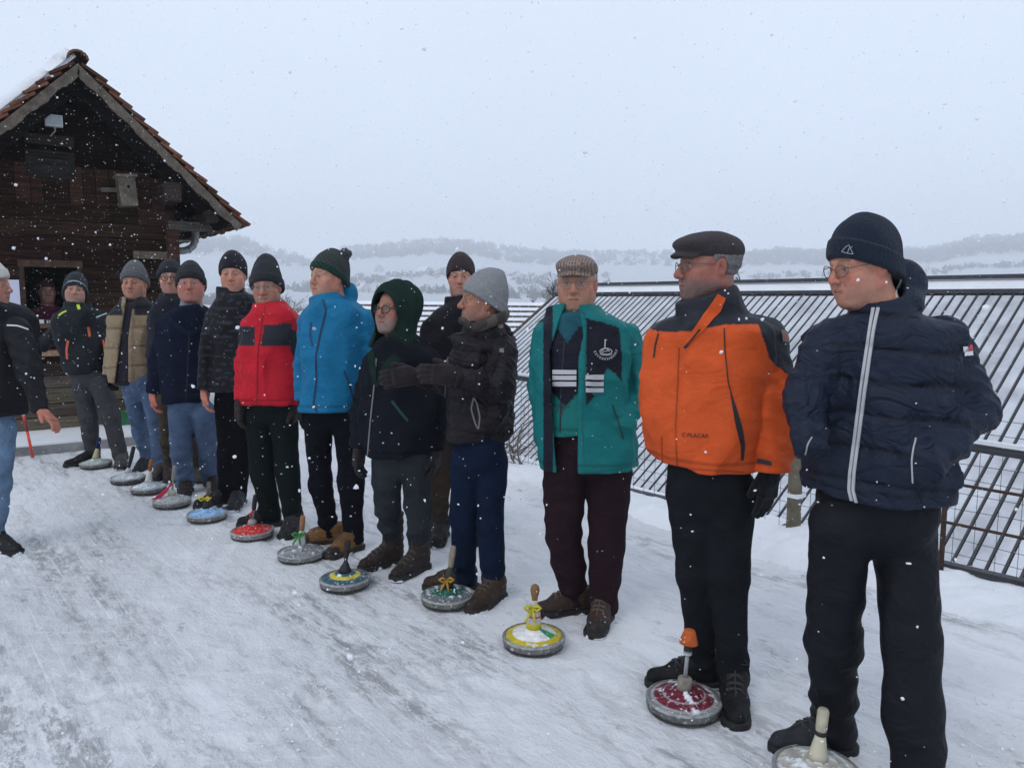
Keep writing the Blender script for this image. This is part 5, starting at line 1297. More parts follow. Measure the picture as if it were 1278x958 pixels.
mb.add([lo_(b0), lo_(b2), b2 - [0, 0, .1], b1 - [0, 0, .1], b0 - [0, 0, .1], lo_(b0) + EA * 25, lo_(b2) + EA * 25, b2 - [0, 0, .1] + EA * 25, b1 - [0, 0, .1] + EA * 25, b0 - [0, 0, .1] + EA * 25],
       [(0, 1, 2, 3, 4), (9, 8, 7, 6, 5), (0, 4, 9, 5), (1, 6, 7, 2)], (.3, .28, .26)); mb.build('wall', M['hwall'], t)

# ------------------------------------------------------------------ the tiled roof left of it
Yt = 25.0; a, b = at(430, 376, Yt), at(720, 388, Yt + 1.2); b[2] = a[2] - .08
ed = (b - a) / np.linalg.norm(b - a); dn = np.array([ed[1], -ed[0], 0]) * -1
if dn[1] > 0: dn = -dn
t = empty('tiled_roof_house', tuple((a + b) / 2 + np.array([0, 3, -9])), 'house with snowy tiled roof showing rows of tile edges behind the gesturing man', 'building')
tp = math.radians(36); sl = dn * math.cos(tp) - np.array([0, 0, math.sin(tp)]); nn = np.cross(ed, sl); nn = nn if nn[2] > 0 else -nn
mb = MB(); sn = MB(); Lr = 6.2; W = np.linalg.norm(b - a)
mb.add([a, b, b + sl * Lr, a + sl * Lr, a - dn * 4 - np.array([0, 0, 3.0]), b - dn * 4 - np.array([0, 0, 3.0])], [(0, 3, 2, 1), (0, 1, 5, 4)], (.16, .075, .05))
rsn = np.random.RandomState(8)
for k in range(22):
    s0_, s1_ = k * .275, (k + 1) * .275
    o0 = a + sl * s0_ + nn * .03; o1 = a + sl * (s1_ - .045) + nn * .075
    sn.add([o0, o0 + ed * W, o1 + ed * W, o1, o1 - nn * .05, o1 + ed * W - nn * .05], [(0, 3, 2, 1), (3, 4, 5, 2)])
    for j in range(int(W / .30)):
        p = a + sl * (s1_ - .02) + ed * (j + .5) * .30 + nn * .046; mb.obox(p, ed * .125, sl * .03, nn * .010, (.10 * rsn.uniform(.5, 1.2), .06, .05))
rf = mb.build('roof', M['tile'], t); sn.build('snow_cover', M['snow'], rf, origin=np.array(t.location))
mb = MB(); p = a + sl * 1.15
for j in range(int(W / .95)):
    mb.obox(p + ed * (j * .95 + .3) + nn * .12, ed * .05, sl * .04, nn * .07, (.08, .07, .07))
mb.build('snow_stop', M['tile'], rf, origin=np.array(t.location))
mb = MB(); c0 = a + sl * 5.6; mb.obox((c0 + b + sl * 5.6) / 2 - np.array([0, -2, 2.6]), ed * (W / 2 - .3), np.array([-ed[1], ed[0], 0]) * 2.2, np.array([0, 0, 2.4]), (.5, .48, .44)); mb.build('wall', M['hwall'], t)

# ------------------------------------------------------------------ fence along the terrace edge
fb = fence_pt(987, 668); t = empty('wire_fence', tuple(np.array([fb[0], fb[1], 0])), 'wire mesh fence with dark rails along the snowy terrace edge', 'fence'); TO = np.array(t.location)
def fp(px, py): return fence_pt(px, py)
base = UA * UF
def fl(e, z, du=0): return UA * (UF + du) + EA * e + np.array([0, 0, z])
eL, eR = fp(400, 525) @ EA, fp(1400, 760) @ EA
zt = fp(1213, 560)[2]; zt2 = fp(650, 473)[2]; ea_, eb_ = fp(1213, 560) @ EA, fp(650, 473) @ EA
ztop = lambda e: zt + (zt2 - zt) * (e - ea_) / (eb_ - ea_)
mb = MB(); mb.bar(fl(eL, ztop(eL), .05), fl(eR, ztop(eR), .05), .035, .042); mb.build('top_rail', M['sheet'], t)
mb = MB(); mb.bar(fl(eL, ztop(eL) + .036, .05), fl(eR, ztop(eR) + .036, .05), .042, .022); mb.build('rail_snow', M['snow'], t)
mb = MB(); za, zb_ = fp(1240, 726)[2], fp(640, 592)[2]; mb.bar(fl(eL, zb_, .06), fl(eR, za, .06), .06, .075); o = mb.build('bottom_rail', M['sheet'], t)
mb = MB()
for e in np.arange(eL, eR, .105): mb.tube([fl(e, -.02, .02), fl(e + .004, min(ztop(e), .95), .02)], .0017, 4, cap=False)
for z in np.arange(.04, .90, .085): mb.tube([fl(e, z + .006 * math.sin(e * 5 + z * 20), .02) for e in np.arange(eL, eR, .35)], .0017, 4, cap=False)
mb.build('wire_mesh', M['wire'], t)
def post(e, h, name='post', r=.045, du=0, col=(.13, .115, .085)):
    mb = MB(); rs = np.random.RandomState(int(abs(e * 100))); mb.tube([fl(e + rs.normal() * .004, z, du) for z in np.linspace(-.15, h, 9)], [r * rs.uniform(.93, 1.05) for _ in range(9)], 12, col); mb.build(name, M['bark'], t, True)
post(fp(991, 640) @ EA, .62); post(fp(700, 600) @ EA, .9); post(fp(520, 550) @ EA, .9)
mb = MB(); e_ = fp(991, 640) @ EA; mb.obox(fl(e_, fp(991, 617)[2]), EA * .05, UA * .05, np.array([0, 0, .012])); mb.build('wire_tie', M['snow'], t)
gt = empty('garden_gate', tuple(fl(fp(1178, 700) @ EA, 0, -.03)), 'rusty tube gate panel with wire netting set in the fence', 'gate')
def gp(px, py): return fp(px, py) - UA * .04
mb = MB(); e_ = gp(1181, 660) @ EA; z1, z2 = gp(1184, 600)[2], gp(1178, 648)[2]
mb.tube([fl(e_, -.05, -.04), fl(e_, z1 + .015, -.04)], .014, 8); 
for z, s_ in ((z1, 0), (z2, 0)): mb.tube([fl(e_ - .5, z, -.045), fl(eR, z, -.045)], .0085, 8)
mb.build('frame', M['rust'], gt, True)
mb = MB(); mb.tube([fl(e_ - .02, z2 - .03, -.06), fl(e_ - .03, z2 - .05, -.07), fl(e_ - .06, z2 - .05, -.07)], .006, 6); mb.build('latch', M['rust'], gt, True)

# shrub tangled in the fence behind the gesturing man
t = empty('bare_creeper', tuple(fl(fp(645, 590) @ EA, .02, -.05)), 'tangle of bare curling twigs growing against the fence beside the teal jacket', 'shrub'); mb = MB(); rs = np.random.RandomState(5)
for i in range(34):
    px, py = rs.uniform(610, 668), rs.uniform(560, 600); p = fp(px, py) - UA * rs.uniform(0, .14); d = np.array([rs.normal() * .5, rs.normal() * .2, 1.0]); pts = [p]; c = rs.normal(size=3) * .45
    for k in range(9):
        d = d + c * .35 + rs.normal(size=3) * .25; d[1] *= .7; d /= np.linalg.norm(d); p = p + d * rs.uniform(.05, .085); p[2] = min(max(p[2], .02), .80); pts.append(p)
    r0 = rs.choice([.003, .004, .006, .010], p=[.4, .3, .2, .1]); mb.tube(pts, np.linspace(r0, r0 * .4, len(pts)), 5, tuple(np.array((.13, .10, .085)) * rs.uniform(.5, 1.4)), False)
mb.build('branches', M['bark'], t, True)
# ------------------------------------------------------------------ the timber hut
TH = math.radians(55); Hh = np.array([math.sin(TH), math.cos(TH), 0]); Hn = np.array([math.cos(TH), -math.sin(TH), 0]); Z1 = np.array([0, 0, 1.0])
Cn = ground(230, 532); NW = Cn @ Hn
def wp(px, py, off=0.0):
    d = ray(px, py); return CAM + d * ((NW + off - CAM @ Hn) / (d @ Hn))
def hz_(px, py, off=0.0): p = wp(px, py, off); return p @ Hh, p[2]
def hp(h, n, z): return Hh * h + Hn * (NW + n) + Z1 * z
FO = .55
hA, zA = hz_(97, 78, FO); hT, zT = hz_(303, 281, FO)
ph = math.atan2(zA - zT, hT - hA); LS = math.hypot(hT - hA, zA - zT); hC = Cn @ Hh; hL = 2 * hA - hC - .15
hut = empty('timber_hut', tuple(hp(hA, 0, 0)), 'old dark timber hut with tiled gable roof and a serving hatch at the left', 'hut')
def roof_z(h): return zA - abs(h - hA) * math.tan(ph)
DEP = 4.6
rs = np.random.RandomState(21)
WC = np.array((.026, .0135, .0092))
wl = MB()
wx0, zw1 = hz_(29, 331); wx1, _ = hz_(96, 334); _, zw0 = hz_(60, 399)
zt_ = hz_(60, 274)[1]; z = .10
def plank(h0, h1, z0, z1, col, n=0.0, th=.06): wl.obox(hp((h0 + h1) / 2, n - th / 2, (z0 + z1) / 2), Hh * (h1 - h0) / 2, Hn * th / 2, Z1 * (z1 - z0) / 2, tuple(col))
rowz = [.10]
while rowz[-1] < zt_: rowz.append(rowz[-1] + rs.uniform(.13, .19))
cuts = sorted(set([r for r in rowz if abs(r - zw0) > .05 and abs(r - zw1) > .05] + [zw0, zw1]))
for z0, z1 in zip(cuts, cuts[1:]):
    grey = z1 < hz_(65, 443)[1]
    base = np.array((.060, .049, .040)) if grey else WC
    segs = [(hL, wx0), (wx1, hC)] if (z0 >= zw0 - .01 and z1 <= zw1 + .01) else [(hL, hC)]
    for a, b in segs:
        xs = [a]
        while xs[-1] < b - .6: xs.append(min(b, xs[-1] + rs.uniform(.7, 2.2)))
        if xs[-1] < b: xs.append(b)
        for x0, x1 in zip(xs, xs[1:]): plank(x0, x1 - .003, z0 + .005, z1 - .004, base * rs.uniform(.5, 1.9) * np.array([1, rs.uniform(.85, 1.1), rs.uniform(.8, 1.1)]), rs.uniform(-.012, .010), .09)
x = hL
zmid = hz_(60, 205)[1]
while x < hC + .0:
    w = rs.uniform(.09, .15); x1 = min(x + w, hC); ztop = min(roof_z(x), roof_z(x1)) - .16
    if ztop > zt_ + .02:
        c = WC * rs.uniform(.7, 1.9) * np.array([1.05, 1, .95]); zt1 = min(ztop, zmid)
        plank(x + .004, x1 - .004, zt_ + .02, zt1, c, rs.uniform(-.03, -.012), .04)
        if ztop > zmid: plank(x + .003, x1 - .003, zmid, ztop, WC * rs.uniform(.25, .7), rs.uniform(-.06, -.05), .04)
    x = x1
# side and back walls
def sidewall(h): wl.obox(hp(h, -DEP / 2 + .2, 1.25), Hh * .05, Hn * (DEP / 2 - .35), Z1 * 1.2, tuple(WC))
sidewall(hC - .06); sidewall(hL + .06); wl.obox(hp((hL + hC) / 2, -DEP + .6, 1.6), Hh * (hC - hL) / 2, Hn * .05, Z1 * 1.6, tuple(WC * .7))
gp_ = [(hL, zt_), (hC, zt_), (hC, roof_z(hC) - .14), (hA, roof_z(hA) - .14), (hL, roof_z(hL) - .14)]      # dark sheet added to stop light between the gable planks, and the back gable
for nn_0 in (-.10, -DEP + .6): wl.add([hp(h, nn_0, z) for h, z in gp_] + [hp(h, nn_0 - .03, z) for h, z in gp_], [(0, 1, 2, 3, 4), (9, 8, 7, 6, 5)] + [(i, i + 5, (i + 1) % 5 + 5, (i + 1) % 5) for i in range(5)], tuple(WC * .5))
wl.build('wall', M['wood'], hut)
# beams seen on the gable
mb = MB(); b0 = hz_(30, 171); b1 = hz_(92, 179); mb.obox(hp((b0[0] + b1[0]) / 2, .0, (b0[1] + b1[1]) / 2), Hh * (b1[0] - b0[0]) / 2, Hn * .035, Z1 * .05, (.030, .022, .018)); mb.obox(hp((b0[0] + b1[0]) / 2, -.02, (b0[1] + b1[1]) / 2 - .25), Hh * (b1[0] - b0[0]) / 2, Hn * .02, Z1 * .14, (.022, .02, .018)); mb.build('gable_panel', M['wood'], hut)
p0 = hz_(207, 300)[0]; mb = MB(); mb.obox(hp((p0 + hC + .02) / 2, .03, (hz_(214, 279)[1] + .1) / 2), Hh * (hC + .02 - p0) / 2, Hn * .07, Z1 * (hz_(214, 279)[1] - .1) / 2, (.060, .030, .022)); mb.build('corner_post', M['wood'], hut)
mb = MB(); b0 = hz_(166, 318); mb.obox(hp((b0[0] + p0) / 2, .03, b0[1]), Hh * (p0 - b0[0]) / 2, Hn * .02, Z1 * .042, (.11, .09, .065)); mb.build('cross_board', M['woodx'], hut)
mb = MB(); mb.obox(hp((b0[0] + p0) / 2, -.045, b0[1] + .35), Hh * (p0 - b0[0]) / 2, Hn * .004, Z1 * .30, (.012, .010, .010)); 
mb.build('vent_panel', M['wood'], hut)
# window trim + counter
mb = MB(); fw = .035
for (c, a, b) in [(((wx0 + wx1) / 2, zw1 + .02), (wx1 - wx0) / 2 + .05, .035), (((wx0 + wx1) / 2, zw0 - .02), (wx1 - wx0) / 2 + .05, .03)]: mb.obox(hp(c[0], .03, c[1]), Hh * a, Hn * .03, Z1 * b, (.065, .040, .028))
for h in (wx0 - .02, wx1 + .02): mb.obox(hp(h, .028, (zw0 + zw1) / 2), Hh * .022, Hn * .026, Z1 * (zw1 - zw0) / 2, (.055, .032, .024))
mb.build('hatch_frame', M['woodx'], hut)
mb = MB(); mb.obox(hp((wx0 + wx1) / 2, .14, zw0 - .055), Hh * ((wx1 - wx0) / 2 + .1), Hn * .17, Z1 * .022, (.13, .075, .045)); mb.build('counter', M['woodx'], hut)
s0h, s0z = hz_(50, 441, .2); s1h, _ = hz_(79, 441, .2); mb = MB(); mb.obox(hp((s0h + s1h) / 2 + .1, .14, s0z), Hh * ((s1h - s0h) / 2 + .22), Hn * .13, Z1 * .026, (.33, .20, .13)); mb.build('lower_shelf', M['woodx'], hut)
mb = MB(); mb.obox(hp((hL + hC) / 2, -2.2, .02), Hh * (hC - hL) / 2, Hn * 2.0, Z1 * .05, (.1, .08, .06)); mb.build('plank_floor', M['woodx'], hut)
# roof
def sp_(side, s, n, off=0.0):     # point on slope, s metres down from the ridge, off above the deck
    return hp(hA + side * (s * math.cos(ph) + off * math.sin(ph)), n, zA - s * math.sin(ph) + off * math.cos(ph))
rf = MB()
for sd in (1, -1):
    L = LS
    q = [sp_(sd, 0, FO - .03, -.05), sp_(sd, L - .05, FO - .03, -.05), sp_(sd, L - .05, -DEP, -.05), sp_(sd, 0, -DEP, -.05)]; r_ = [sp_(sd, 0, FO - .03, -.02), sp_(sd, L - .05, FO - .03, -.02), sp_(sd, L - .05, -DEP, -.02), sp_(sd, 0, -DEP, -.02)]
    rf.add(q + r_, [(0, 1, 2, 3), (7, 6, 5, 4), (0, 4, 5, 1), (1, 5, 6, 2), (2, 6, 7, 3), (3, 7, 4, 0)], (.016, .012, .010))
    for n in np.arange(FO - .35, -DEP, -.75):
        a, b = sp_(sd, .12, n, -.11), sp_(sd, L - .10, n, -.11); rf.bar(a, b, .09, .12, (.012, .010, .009), up=tuple(Z1))
for sd in (1, -1):
    for s_ in (abs(hC - hA) / math.cos(ph) + .12, ): 
        c = sp_(sd, s_, 0, -.26); rf.bar(c + Hn * (FO - .08), c - Hn * DEP, .17, .20, (.040, .030, .026))
    c = sp_(sd, LS - .28, 0, -.15); rf.bar(c + Hn * (FO - .10), c - Hn * DEP, .13, .12, (.034, .026, .022))
c = hp(hC + .15, .06, hz_(230, 283)[1]); rf.obox(c, Hh * .24, Hn * .06, Z1 * .05, (.085, .075, .065))
roof_o = rf.build('roof', M['wood'], hut)
tl = MB()
for sd in (1, -1):
    ns = int((LS - .22) / .165) + 2
    for k in range(ns):
        for j in range(int((FO + DEP) / .19)):
            n0 = FO + .02 - j * .19 + (.0 if k % 2 else -.012); s0_ = .03 + k * .165; c = np.array((.135, .053, .032)) * rs.uniform(.45, 1.35); c[1] *= rs.uniform(.85, 1.15)
            if sd > 0 and rs.rand() < .3: c = c * .6 + np.array((.03, .03, .028))
            L_ = .25 + rs.uniform(-.012, .012)
            a, b = sp_(sd, s0_, n0 - .09, .016), sp_(sd, s0_ + L_, n0 - .09, .066 + rs.uniform(-.006, .012)); d = (b - a) / 2
            nn_ = np.cross(d, Hn); nn_ = nn_ / np.linalg.norm(nn_); nn_ = nn_ if nn_[2] > 0 else -nn_
            tl.obox((a + b) / 2 + Hn * rs.uniform(-.012, .012), d, Hn * .089, nn_ * .014, tuple(c))
tile_o = tl.build('tiles', M['tile'], roof_o, origin=np.array(hut.location))
rt = MB()
for j in range(14):
    n0 = FO + .04 - j * .36; prof = []
    for k in range(9):
        a = math.pi * k / 8; prof.append((math.cos(a), math.sin(a)))
    vs = [hp(hA + .10 * x, n0, zA + .03 + .09 * y) for x, y in prof] + [hp(hA + .088 * x, n0 - .38, zA + .03 + .075 * y) for x, y in prof] + [hp(hA + .078 * x, n0, zA + .03 + .068 * y) for x, y in prof]
    rt.add(vs, [(i, i + 1, 10 + i, 9 + i) for i in range(8)] + [(i, 18 + i, 19 + i, i + 1) for i in range(8)], tuple(np.array((.12, .06, .03)) * rs.uniform(.7, 1.2)))
rt.build('ridge_tiles', M['tile'], roof_o, origin=np.array(hut.location))
# snow lying on the left slope and ridge
ss, nns = np.linspace(-.04, LS + .02, 60), np.linspace(FO - .03, -DEP, 90); S_, N_ = np.meshgrid(ss, nns, indexing='ij'); 
P = np.stack([S_.ravel(), N_.ravel(), 0 * S_.ravel()], 1); th = .085 + .022 * lump(P, 9, 4) - .05 * np.exp(-((FO - P[:, 1]) / .05) ** 2) - .05 * np.exp(-((P[:, 0] - LS) / .06) ** 2)
rag = .05 + .05 * lump(P, 12, 8) ; th = np.where(FO - .03 - P[:, 1] < rag, .0, th)
Vt = np.array([sp_(-1, s, n, .085 + t) for (s, n, _), t in zip(P, th)]); Vb = np.array([sp_(-1, s, n, .05) for s, n, _ in P]); n1 = len(ss); n2 = len(nns)
I = np.arange(n1 * n2).reshape(n1, n2); Q = np.stack([I[:-1, :-1], I[1:, :-1], I[1:, 1:], I[:-1, 1:]], -1).reshape(-1, 4)
edge = np.concatenate([I[:, 0], I[-1, 1:], I[::-1, -1][1:], I[0, ::-1][1:]]); Qs = np.stack([edge[:-1], edge[1:], edge[1:] + n1 * n2, edge[:-1] + n1 * n2], 1)
mesh_np('roof_snow', np.concatenate([Vt, Vb]), np.concatenate([Q, Qs]), M['snow'], roof_o, origin=np.array(hut.location))
# wavy barge boards
for sd in (1, -1):
    mb = MB(); n = 90; top, bot = [], []
    for i in range(n + 1):
        s_ = LS * i / n - (.0 if sd > 0 else 0); w = .078 + .024 * abs(math.sin(i / n * LS * 9)) + .004 * rs.normal()
        top.append((s_, -.005)); bot.append((s_ + w * math.tan(ph) * (1 if i == 0 else 0) * 0, -w))
    top = [sp_(sd, a, FO, b) for a, b in top]; bot = [sp_(sd, max(a, .095 * math.tan(ph)), FO, b) for a, b in bot]
    tb = [p - Hn * .03 for p in top]; bb = [p - Hn * .03 for p in bot]; m_ = n + 1
    mb.add(top + bot + tb + bb, [(i, i + 1, m_ + i + 1, m_ + i) for i in range(n)] + [(2 * m_ + i, 3 * m_ + i, 3 * m_ + i + 1, 2 * m_ + i + 1) for i in range(n)] + [(m_ + i, m_ + i + 1, 3 * m_ + i + 1, 3 * m_ + i) for i in range(n)] + [(n, n + m_, 3 * m_ + n, 2 * m_ + n)], (.118, .098, .078))
    mb.build('bargeboard', M['woodx'], hut)
mb = MB(); off = -.5
pp = [wp(x, y, off) for x, y in ((244, 276), (244, 290), (243.5, 300), (241, 307), (236, 311), (229, 313), (217, 313))]; mb.tube(pp, .043, 12)
for i in (2, 4): mb.tube([pp[i] - (pp[i + 1] - pp[i]) * .1, pp[i] + (pp[i + 1] - pp[i]) * .15], .048, 12)
mb.build('downpipe', M['zinc'], hut, True)
mb = MB(); mb.tube([wp(218, 300.5, -.5), wp(238, 300.5, -.5)], .012, 6); mb.build('pipe_bracket', M['zinc'], hut)
# step
st = MB(); st.obox(hp((hL + hC) / 2 - .3, .45, .035), Hh * ((hC - hL) / 2 + .6), Hn * .50, Z1 * .05, (.12, .10, .085)); so = st.build('doorstep', M['concrete'], None, origin=hp(hA, .45, 0)); tag(so, 'snow dusted concrete step running along the foot of the hut', 'step')
st = MB(); st.obox(hp((hL + hC) / 2 - .3, .45, .092), Hh * ((hC - hL) / 2 + .58), Hn * .485, Z1 * .009); st.build('snow_dusting', M['snow'], so)
# things on the hut
def boxthing(name, px0, py0, px1, py1, off, th, col, label, cat, m='plain'):
    a, b = wp(px0, py0, off), wp(px1, py1, off); c = (a + b) / 2; mb = MB(); mb.obox(c, Hh * abs((b - a) @ Hh) / 2, Hn * th / 2, Z1 * abs(b[2] - a[2]) / 2, col)
    o = mb.build(name, M[m], None, origin=c); return tag(o, label, cat)
t = empty('floodlight', tuple(wp(67, 151, .10)), 'small white floodlight high on the dark gable of the hut', 'lamp'); a = wp(67, 151, .10)
mb = MB(); mb.obox(a, Hh * .080, Hn * .03, Z1 * .058, (.55, .58, .58)); mb.build('housing', M['plain'], t)
mb = MB(); mb.obox(a + Hn * .033, Hh * .068, Hn * .004, Z1 * .046, (.40, .45, .46)); mb.build('lamp_glass', M['plain'], t)
mb = MB(); mb.tube([a - Z1 * .06, a - Z1 * .10 + Hh * .01, wp(62, 171, .02)], .006, 6, (.35, .33, .32)); mb.build('cable', M['plain'], t)
mb = MB(); mb.obox(a - Hn * .07, Hh * .02, Hn * .05, Z1 * .02, (.2, .2, .2)); mb.build('bracket', M['plain'], t)
t = empty('birdhouse', tuple(wp(157, 258, .12)), 'weathered wooden nesting box hung slightly tilted on the hut gable', 'birdhouse'); a = wp(158, 240, .12); tl_ = math.radians(-4); bx = Hh * math.cos(tl_) - Z1 * math.sin(tl_); bz = Z1 * math.cos(tl_) + Hh * math.sin(tl_)
mb = MB(); mb.obox(a, bx * .085, Hn * .10, bz * .155, (.125, .105, .082)); mb.build('box', M['woodx'], t)
mb = MB(); mb.obox(a + bz * .165 + Hn * .02, bx * .105, Hn * .135, bz * .014, (.145, .125, .10)); mb.build('lid', M['woodx'], t)
mb = MB(); mb.tube([a + Hn * .101 + bz * .05 + bx * .01, a + Hn * .103 + bz * .05 + bx * .01], .016, 12, (.004, .004, .004)); mb.build('entrance_hole', M['woodx'], t)
mb = MB(); q = wp(136, 237, .04); mb.obox(q + bx * .03, bx * .11, Hn * .02, bz * .022, (.12, .11, .09)); mb.build('hanging_batten', M['woodx'], t)
boxthing('notice', 9, 349, 27, 398, .05, .004, (.62, .63, .74), 'white paper notice pinned beside the serving hatch', 'notice', 'paper')
o = boxthing('price_card', 42, 399, 55, 404.5, .22, .012, (.66, .68, .70), 'white card leaning on the hatch counter', 'card', 'paper')
o = boxthing('counter_tray', 58, 399.5, 70, 404, .2, .10, (.10, .10, .10), 'dark tray with pale slips on the hatch counter', 'tray')
mb = MB(); ca = wp(64, 401.5, .254)
for i in range(4): mb.obox(ca + Hh * (i * .022 - .035) + Hn * .002, Hh * .006, Hn * .003, Z1 * .014, (.5, .5, .48))
mb.build('slip', M['paper'], o)
p = wp(154, 512, .12); mb = MB(); mb.obox(hp(p @ Hh, .10, .10 + .075), Hh * .12, Hn * .07, Z1 * .075, (.016, .11, .04)); mb.obox(hp(p @ Hh, .10, .10 + .155), Hh * .13, Hn * .08, Z1 * .010, (.02, .13, .05)); o = mb.build('green_crate', M['plain'], None, origin=hp(p @ Hh, .10, .10)); tag(o, 'green plastic crate at the foot of the hut wall', 'crate')
# red and white stake
a, b = ground(41, 570), at(24, 494, ground(41, 570)[1]); t = empty('marker_stake', tuple(a), 'thin red and white banded marker stake leaning by the man at the left edge', 'stake')
for i, (f0, f1, c) in enumerate([(-.05, .42, (.62, .06, .035)), (.42, .60, (.22, .02, .025)), (.60, .68, (.62, .06, .04)), (.68, .74, (.6, .58, .57)), (.74, .86, (.50, .03, .04)), (.86, 1.0, (.6, .58, .57))]):
    mb = MB(); mb.tube([a + (b - a) * f0, a + (b - a) * f1], .013, 10, c); mb.build('band', M['plain'], t, True)

# ------------------------------------------------------------------ the man in the hatch
Yb = wp(60, 372, -.38)[1]; PYB = float(proj(np.array([[at(58, 400, Yb)[0], Yb + .05, 0.]]))[1][0])
p15 = make('person with glasses and burgundy jumper looking out of the hut serving hatch', 60, 560, dict(Y=Yb,
    head=dict(px=(59, 364), yaw=-4, pitch=-4, sc=1.0, skin=(.44, .25, .19), flush=.9, hat='none', hair=(.06, .028, .020), fringe=1, glasses=dict(r=.0018, col=(.25, .23, .22))), neck=(58, 388),
    torso=[(380, 50, 68), (388, 40, 80), (396, 36, 85), (420, 36, 86), (450, 40, 82)], depth=.13, yaw=-2, tround=.03, topname='jumper',
    arms=[[(42, 398, 9), (36, 420, 8, -.1), (46, 428, 6, -.25)], [(79, 398, 9), (86, 420, 8, -.1), (76, 428, 6, -.25)]], fold=14, folda=.005, mat='knit',
    col=lambda v: np.where(((v[:, 2] < at(58, 398, Yb)[2]) & (np.sin(v[:, 2] * 170) > .45))[:, None], (.40, .38, .38), (.075, .012, .030)), collar=dict(pts=[(59, 394, 14), (59, 384, 13)], hole=.85),
    legs=dict(waist=(450, 40, 82), chain=[[(50, 470, 10), (50, 505, 9), (50, 545, 8)], [(70, 470, 10), (70, 505, 9), (70, 545, 8)]], col=BLK, mat='cotton'),
    feet=[dict(h=(50, PYB), t=(49, PYB + 4), col=BLK), dict(h=(70, PYB), t=(70, PYB + 4), col=BLK)]))

# ------------------------------------------------------------------ the curling stones (Eisstock)
GRY = (.20, .20, .20); SNW = (.66, .69, .72)
def stone(cx_, cy_, tx, ty, label, top, rim, handle, R=.133, sn=.0, extra=None, hh=.26, group='stones in the row'):
    g = ground(cx_, cy_); o = empty('ice_stock', (g[0], g[1], 0), label, 'ice stock', 'ice stocks lined up on the snow')
    tp = at(tx, ty, g[1]); ax = tp - g; ax[2] = max(ax[2], .12); htop = ax[2] + .0; sl = np.array([ax[0], 0, ax[2]]); 
    prof = [(R - .014, .004), (R - .004, .009), (R - .002, .020), (R, .023), (R, .041), (R - .006, .048), (R - .020, .052)]
    radial = np.linspace(R - .020, .030, 18); zz = .052 + .030 * (1 - (radial - .030) / (R - .05)) ** 1.1
    prof += list(zip(radial[1:], zz[1:])) + [(.0, zz[-1] + .001)]
    prof = [(0, .004)] + prof; n = 56; V, C = [], []
    rr = np.random.RandomState(int(cx_))
    for i, (r, z) in enumerate(prof):
        for k in range(n):
            a = 2 * math.pi * k / n; V.append((g[0] + max(r, 1e-4) * math.cos(a), g[1] + max(r, 1e-4) * math.sin(a), z))
            if i <= 3: c = (.035, .032, .03)
            elif i <= 6: c = tuple(q * .6 for q in rim)
            else: c = top(r / R, a)
            C.append(c)
    V = np.array(V); C = np.array(C, float); m = lump(V, 45, int(cx_) % 50) + .7 * lump(V, 120, 3); topm = V[:, 2] > .049
    C[topm & (m > 1.0 - sn * 2.2)] = SNW; side = (V[:, 2] > .021) & ~topm; C[side] *= (1 + .35 * lump(V[side], 90, 4))[:, None]; C[side & (m > 1.15)] = SNW
    V[topm & (m > 1.0 - sn * 2.2), 2] += .004
    fs = np.array([(i * n + k, i * n + (k + 1) % n, (i + 1) * n + (k + 1) % n, (i + 1) * n + k) for i in range(len(prof) - 1) for k in range(n)])
    b = mesh_np('body', V, fs, M['stone'], o, np.clip(C, .004, .9))
    rg = MB(); rg.lathe(np.array([g[0], g[1], 0]), [(R - .001, .0405), (R + .002, .042), (R + .002, .046), (R - .004, .0505), (R - .009, .051)], 56); rg.build('rim_ring', M['zinc'], b, True, origin=np.array(o.location))
    base = np.array([g[0], g[1], zz[-1]]); tip = np.array([g[0] + sl[0], g[1], htop]); A_ = tip - base; L = np.linalg.norm(A_); A_ = A_ / L
    for nm, prof, col, m_ in handle(L):
        mb = MB(); mb.lathe(base, [(0, prof[0][1])] + prof + [(0, prof[-1][1])], 18, [col] * (len(prof) + 2) if not isinstance(col, list) else [col[0]] + col + [col[-1]], A_); mb.build(nm, M[m_], o, True)
    if extra: extra(o, base, A_, L)
    return o
def H_simple(stem, grip, cone_=None, gr=.0135):
    return lambda L: [('stem', [(.030, 0), (.026, L * .12), (.017, L * .42), (.0125, L * .5)], cone_ or stem, 'plain'), ('grip', [(.012, L * .48), (gr, L * .52), (gr + .002, L * .75), (gr + .001, L * .96), (gr - .004, L)], grip, 'woodx')]
def H_thin(grip, foot=(.5, .48, .40), gr=.014):
    return lambda L: [('foot', [(.028, 0), (.026, L * .13), (.018, L * .17), (.008, L * .2)], foot, 'plain'), ('rod', [(.0065, L * .15), (.0065, L * .56)], (.4, .4, .4), 'zinc'), ('grip', [(.012, L * .5), (gr, L * .53), (gr + .001, L * .8), (gr, L * .97), (gr - .005, L)], grip, 'woodx')]
